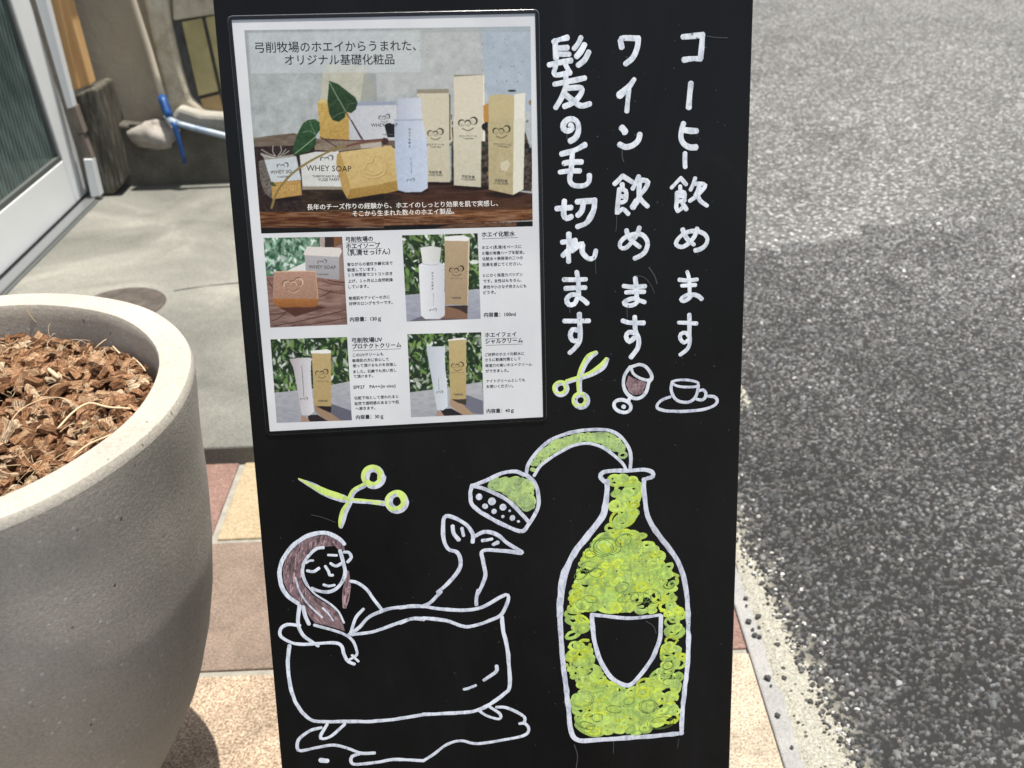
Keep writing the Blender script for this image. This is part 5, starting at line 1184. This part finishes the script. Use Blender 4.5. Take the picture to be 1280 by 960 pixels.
Wz(A7, '長年のチーズ作りの経験から、ホエイのしっとり効果を肌で実感し、', 538, 716, 2062, 684, m=m_inkw, bold=.03)
Wz(A7, 'そこから生まれた数々のホエイ製品。', 900, 768, 1712, 748, m=m_inkw, bold=.03)
Wz(A7, 'WHEY SOAP', 532, 405, 892, 412, bold=0); Wz(A7, 'YUGE FARM', 625, 488, 792, 486, m=m_inkg); Wz(A7, 'THERMICARE PULSE', 580, 458, 800, 458, m=m_inkg)
Wz(A7, 'WHEY SO', 245, 430, 415, 424, m=m_inkg); Wz(A7, 'YUGE FARM', 300, 462, 400, 458, m=m_inkg)
Wz(A7, 'WHEY SOAP', 1048, 54, 1262, 52, bold=0); Wz(A7, 'YUGE FARM', 1140, 122, 1225, 122, m=m_inkg)
for x, yt in ((585, 170.5), (544, 181), (628, 180)):
    Wz(ID, 'ホエイクリーム', x-11, yt+1, x+11, yt+.5 if x < 600 else yt+2, m=m_inkg); Wz(ID, 'YUGE FARM', x-6, yt+3.6, x+7, yt+3.6 if x < 600 else yt+4.6, m=m_inkg)
for x, y, dy in ((585, 222, 1), (544, 217, 0), (626, 227, 1)):
    Wz(ID, '弓削牧場', x-8, y-.2, x+8, y+dy, m=m_inkg); Wz(ID, 'YUGE FARM', x-9, y+3, x+9, y+3+dy, m=m_inkg)
for k, ch in enumerate('ホエイ化粧水'): Wz(A8, ch, 196, 82+k*27, 214, 82+k*27, m=m_inkg)
# heads
def block(rg, lines, slope_):
    for (txt, x0, y0, x1, *r) in lines: Wz(rg, txt, x0, y0, x1, y0-(x1-x0)*slope_, **(r[0] if r else {}))
hb = dict(bold=.05)
block(B1, [('弓削牧場の', 757, 148, 985, hb), ('ホエイソープ', 760, 205, 1045, hb), ('（乳清せっけん）', 772, 262, 1128, hb), ('昔ながらの釜炊き鹸化法で', 768, 352, 1150), ('製造しています。', 770, 398, 1010), ('１０時間釜でコトコト炊き', 776, 440, 1148), ('上げ、１ヶ月以上自然乾燥', 776, 492, 1152), ('しています。', 780, 540, 948),
           ('敏感肌やアトピーの方に', 782, 636, 1128), ('好評のロングセラーです。', 785, 682, 1150), ('内容量：130ｇ', 792, 818, 1052, hb)], .035)
block(B2_, [('ホエイ化粧水', 755, 106, 1033, hb), ('ホエイ(乳清)をベースに', 756, 210, 1088), ('８種の有機ハーブを配合。', 760, 258, 1112), ('化粧水＋美容液の二つの', 760, 304, 1100), ('効果を感じてください。', 760, 354, 1090), ('とにかく保湿力バツグン', 766, 444, 1098), ('です。女性はもちろん、', 768, 492, 1090), ('男性や小さな子供さんにも', 768, 542, 1130), ('どうぞ。', 768, 588, 872), ('内容量：100ml', 774, 780, 1040, hb)], .03)
block(B3, [('弓削牧場UV', 808, 156, 1062, hb), ('プロテクトクリーム', 812, 206, 1222, hb), ('このUVクリームも', 815, 272, 1072), ('敏感肌の方に安心して', 812, 318, 1118), ('使って頂けるものを目指し', 815, 362, 1182), ('ました。石鹸でも洗い流し', 820, 412, 1182), ('て頂けます。', 822, 452, 985), ('SPF27　PA++(in vivo)', 820, 545, 1175), ('化粧下地として使われると', 828, 634, 1200), ('自然で透明感のあるツヤ肌', 832, 680, 1205), ('へ導きます。', 838, 722, 1005), ('内容量：30ｇ', 842, 798, 1072, hb)], .04)
block(B4, [('ホエイフェイ', 782, 142, 1045, hb), ('シャルクリーム', 785, 196, 1100, hb), ('ご好評のホエイ化粧水に', 782, 302, 1112), ('さらに乾燥対策として', 784, 346, 1082), ('保湿力の高いホエイクリーム', 784, 394, 1176), ('ができました。', 788, 440, 982), ('ナイトクリームとしても', 794, 524, 1118), ('お使いください。', 795, 570, 1018), ('内容量：40ｇ', 796, 780, 1024, hb)], .035)
# underlines
for rg, a, b in ((B1, (758, 160), (1010, 152)), (B1, (770, 212), (1062, 204)), (B2_, (758, 124), (1062, 112)), (B3, (812, 224), (1222, 206)), (B4, (785, 158), (1050, 150)), (B4, (790, 212), (1100, 200))):
    p0, p1 = rg([a, b]); u0, u1 = uv_(*p0[:2]), uv_(*p1[:2]); nn = np.array([0, .00013])
    o = mesh_obj('underline', [b3(*(u0-nn), PZ+.00003), b3(*(u1-nn), PZ+.00003), b3(*(u1+nn), PZ+.00003), b3(*(u0+nn), PZ+.00003)], [(0, 1, 2, 3)], m_inkg); put(o, ptr)
# words on the small product pictures
Wz(B1, 'WHEY SOAP', 443, 372, 672, 378, m=m_inkg); Wz(B1, 'YUGE FARM', 510, 428, 610, 430, m=m_inkg)
for k, ch in enumerate('ホエイ化粧水'): Wz(B2_, ch, 332, 420+k*26, 350, 420+k*26, m=m_inkg)
for rg, x, y in ((B2_, 542, 462), (B3, 560, 485), (B4, 552, 445)): Wz(rg, 'ホエイクリーム', x-50, y, x+50, y, m=m_inkg)
for rg, x, y in ((B2_, 540, 628), (B3, 562, 652), (B4, 556, 632)): Wz(rg, '弓削牧場', x-38, y, x+38, y, m=m_inkg)
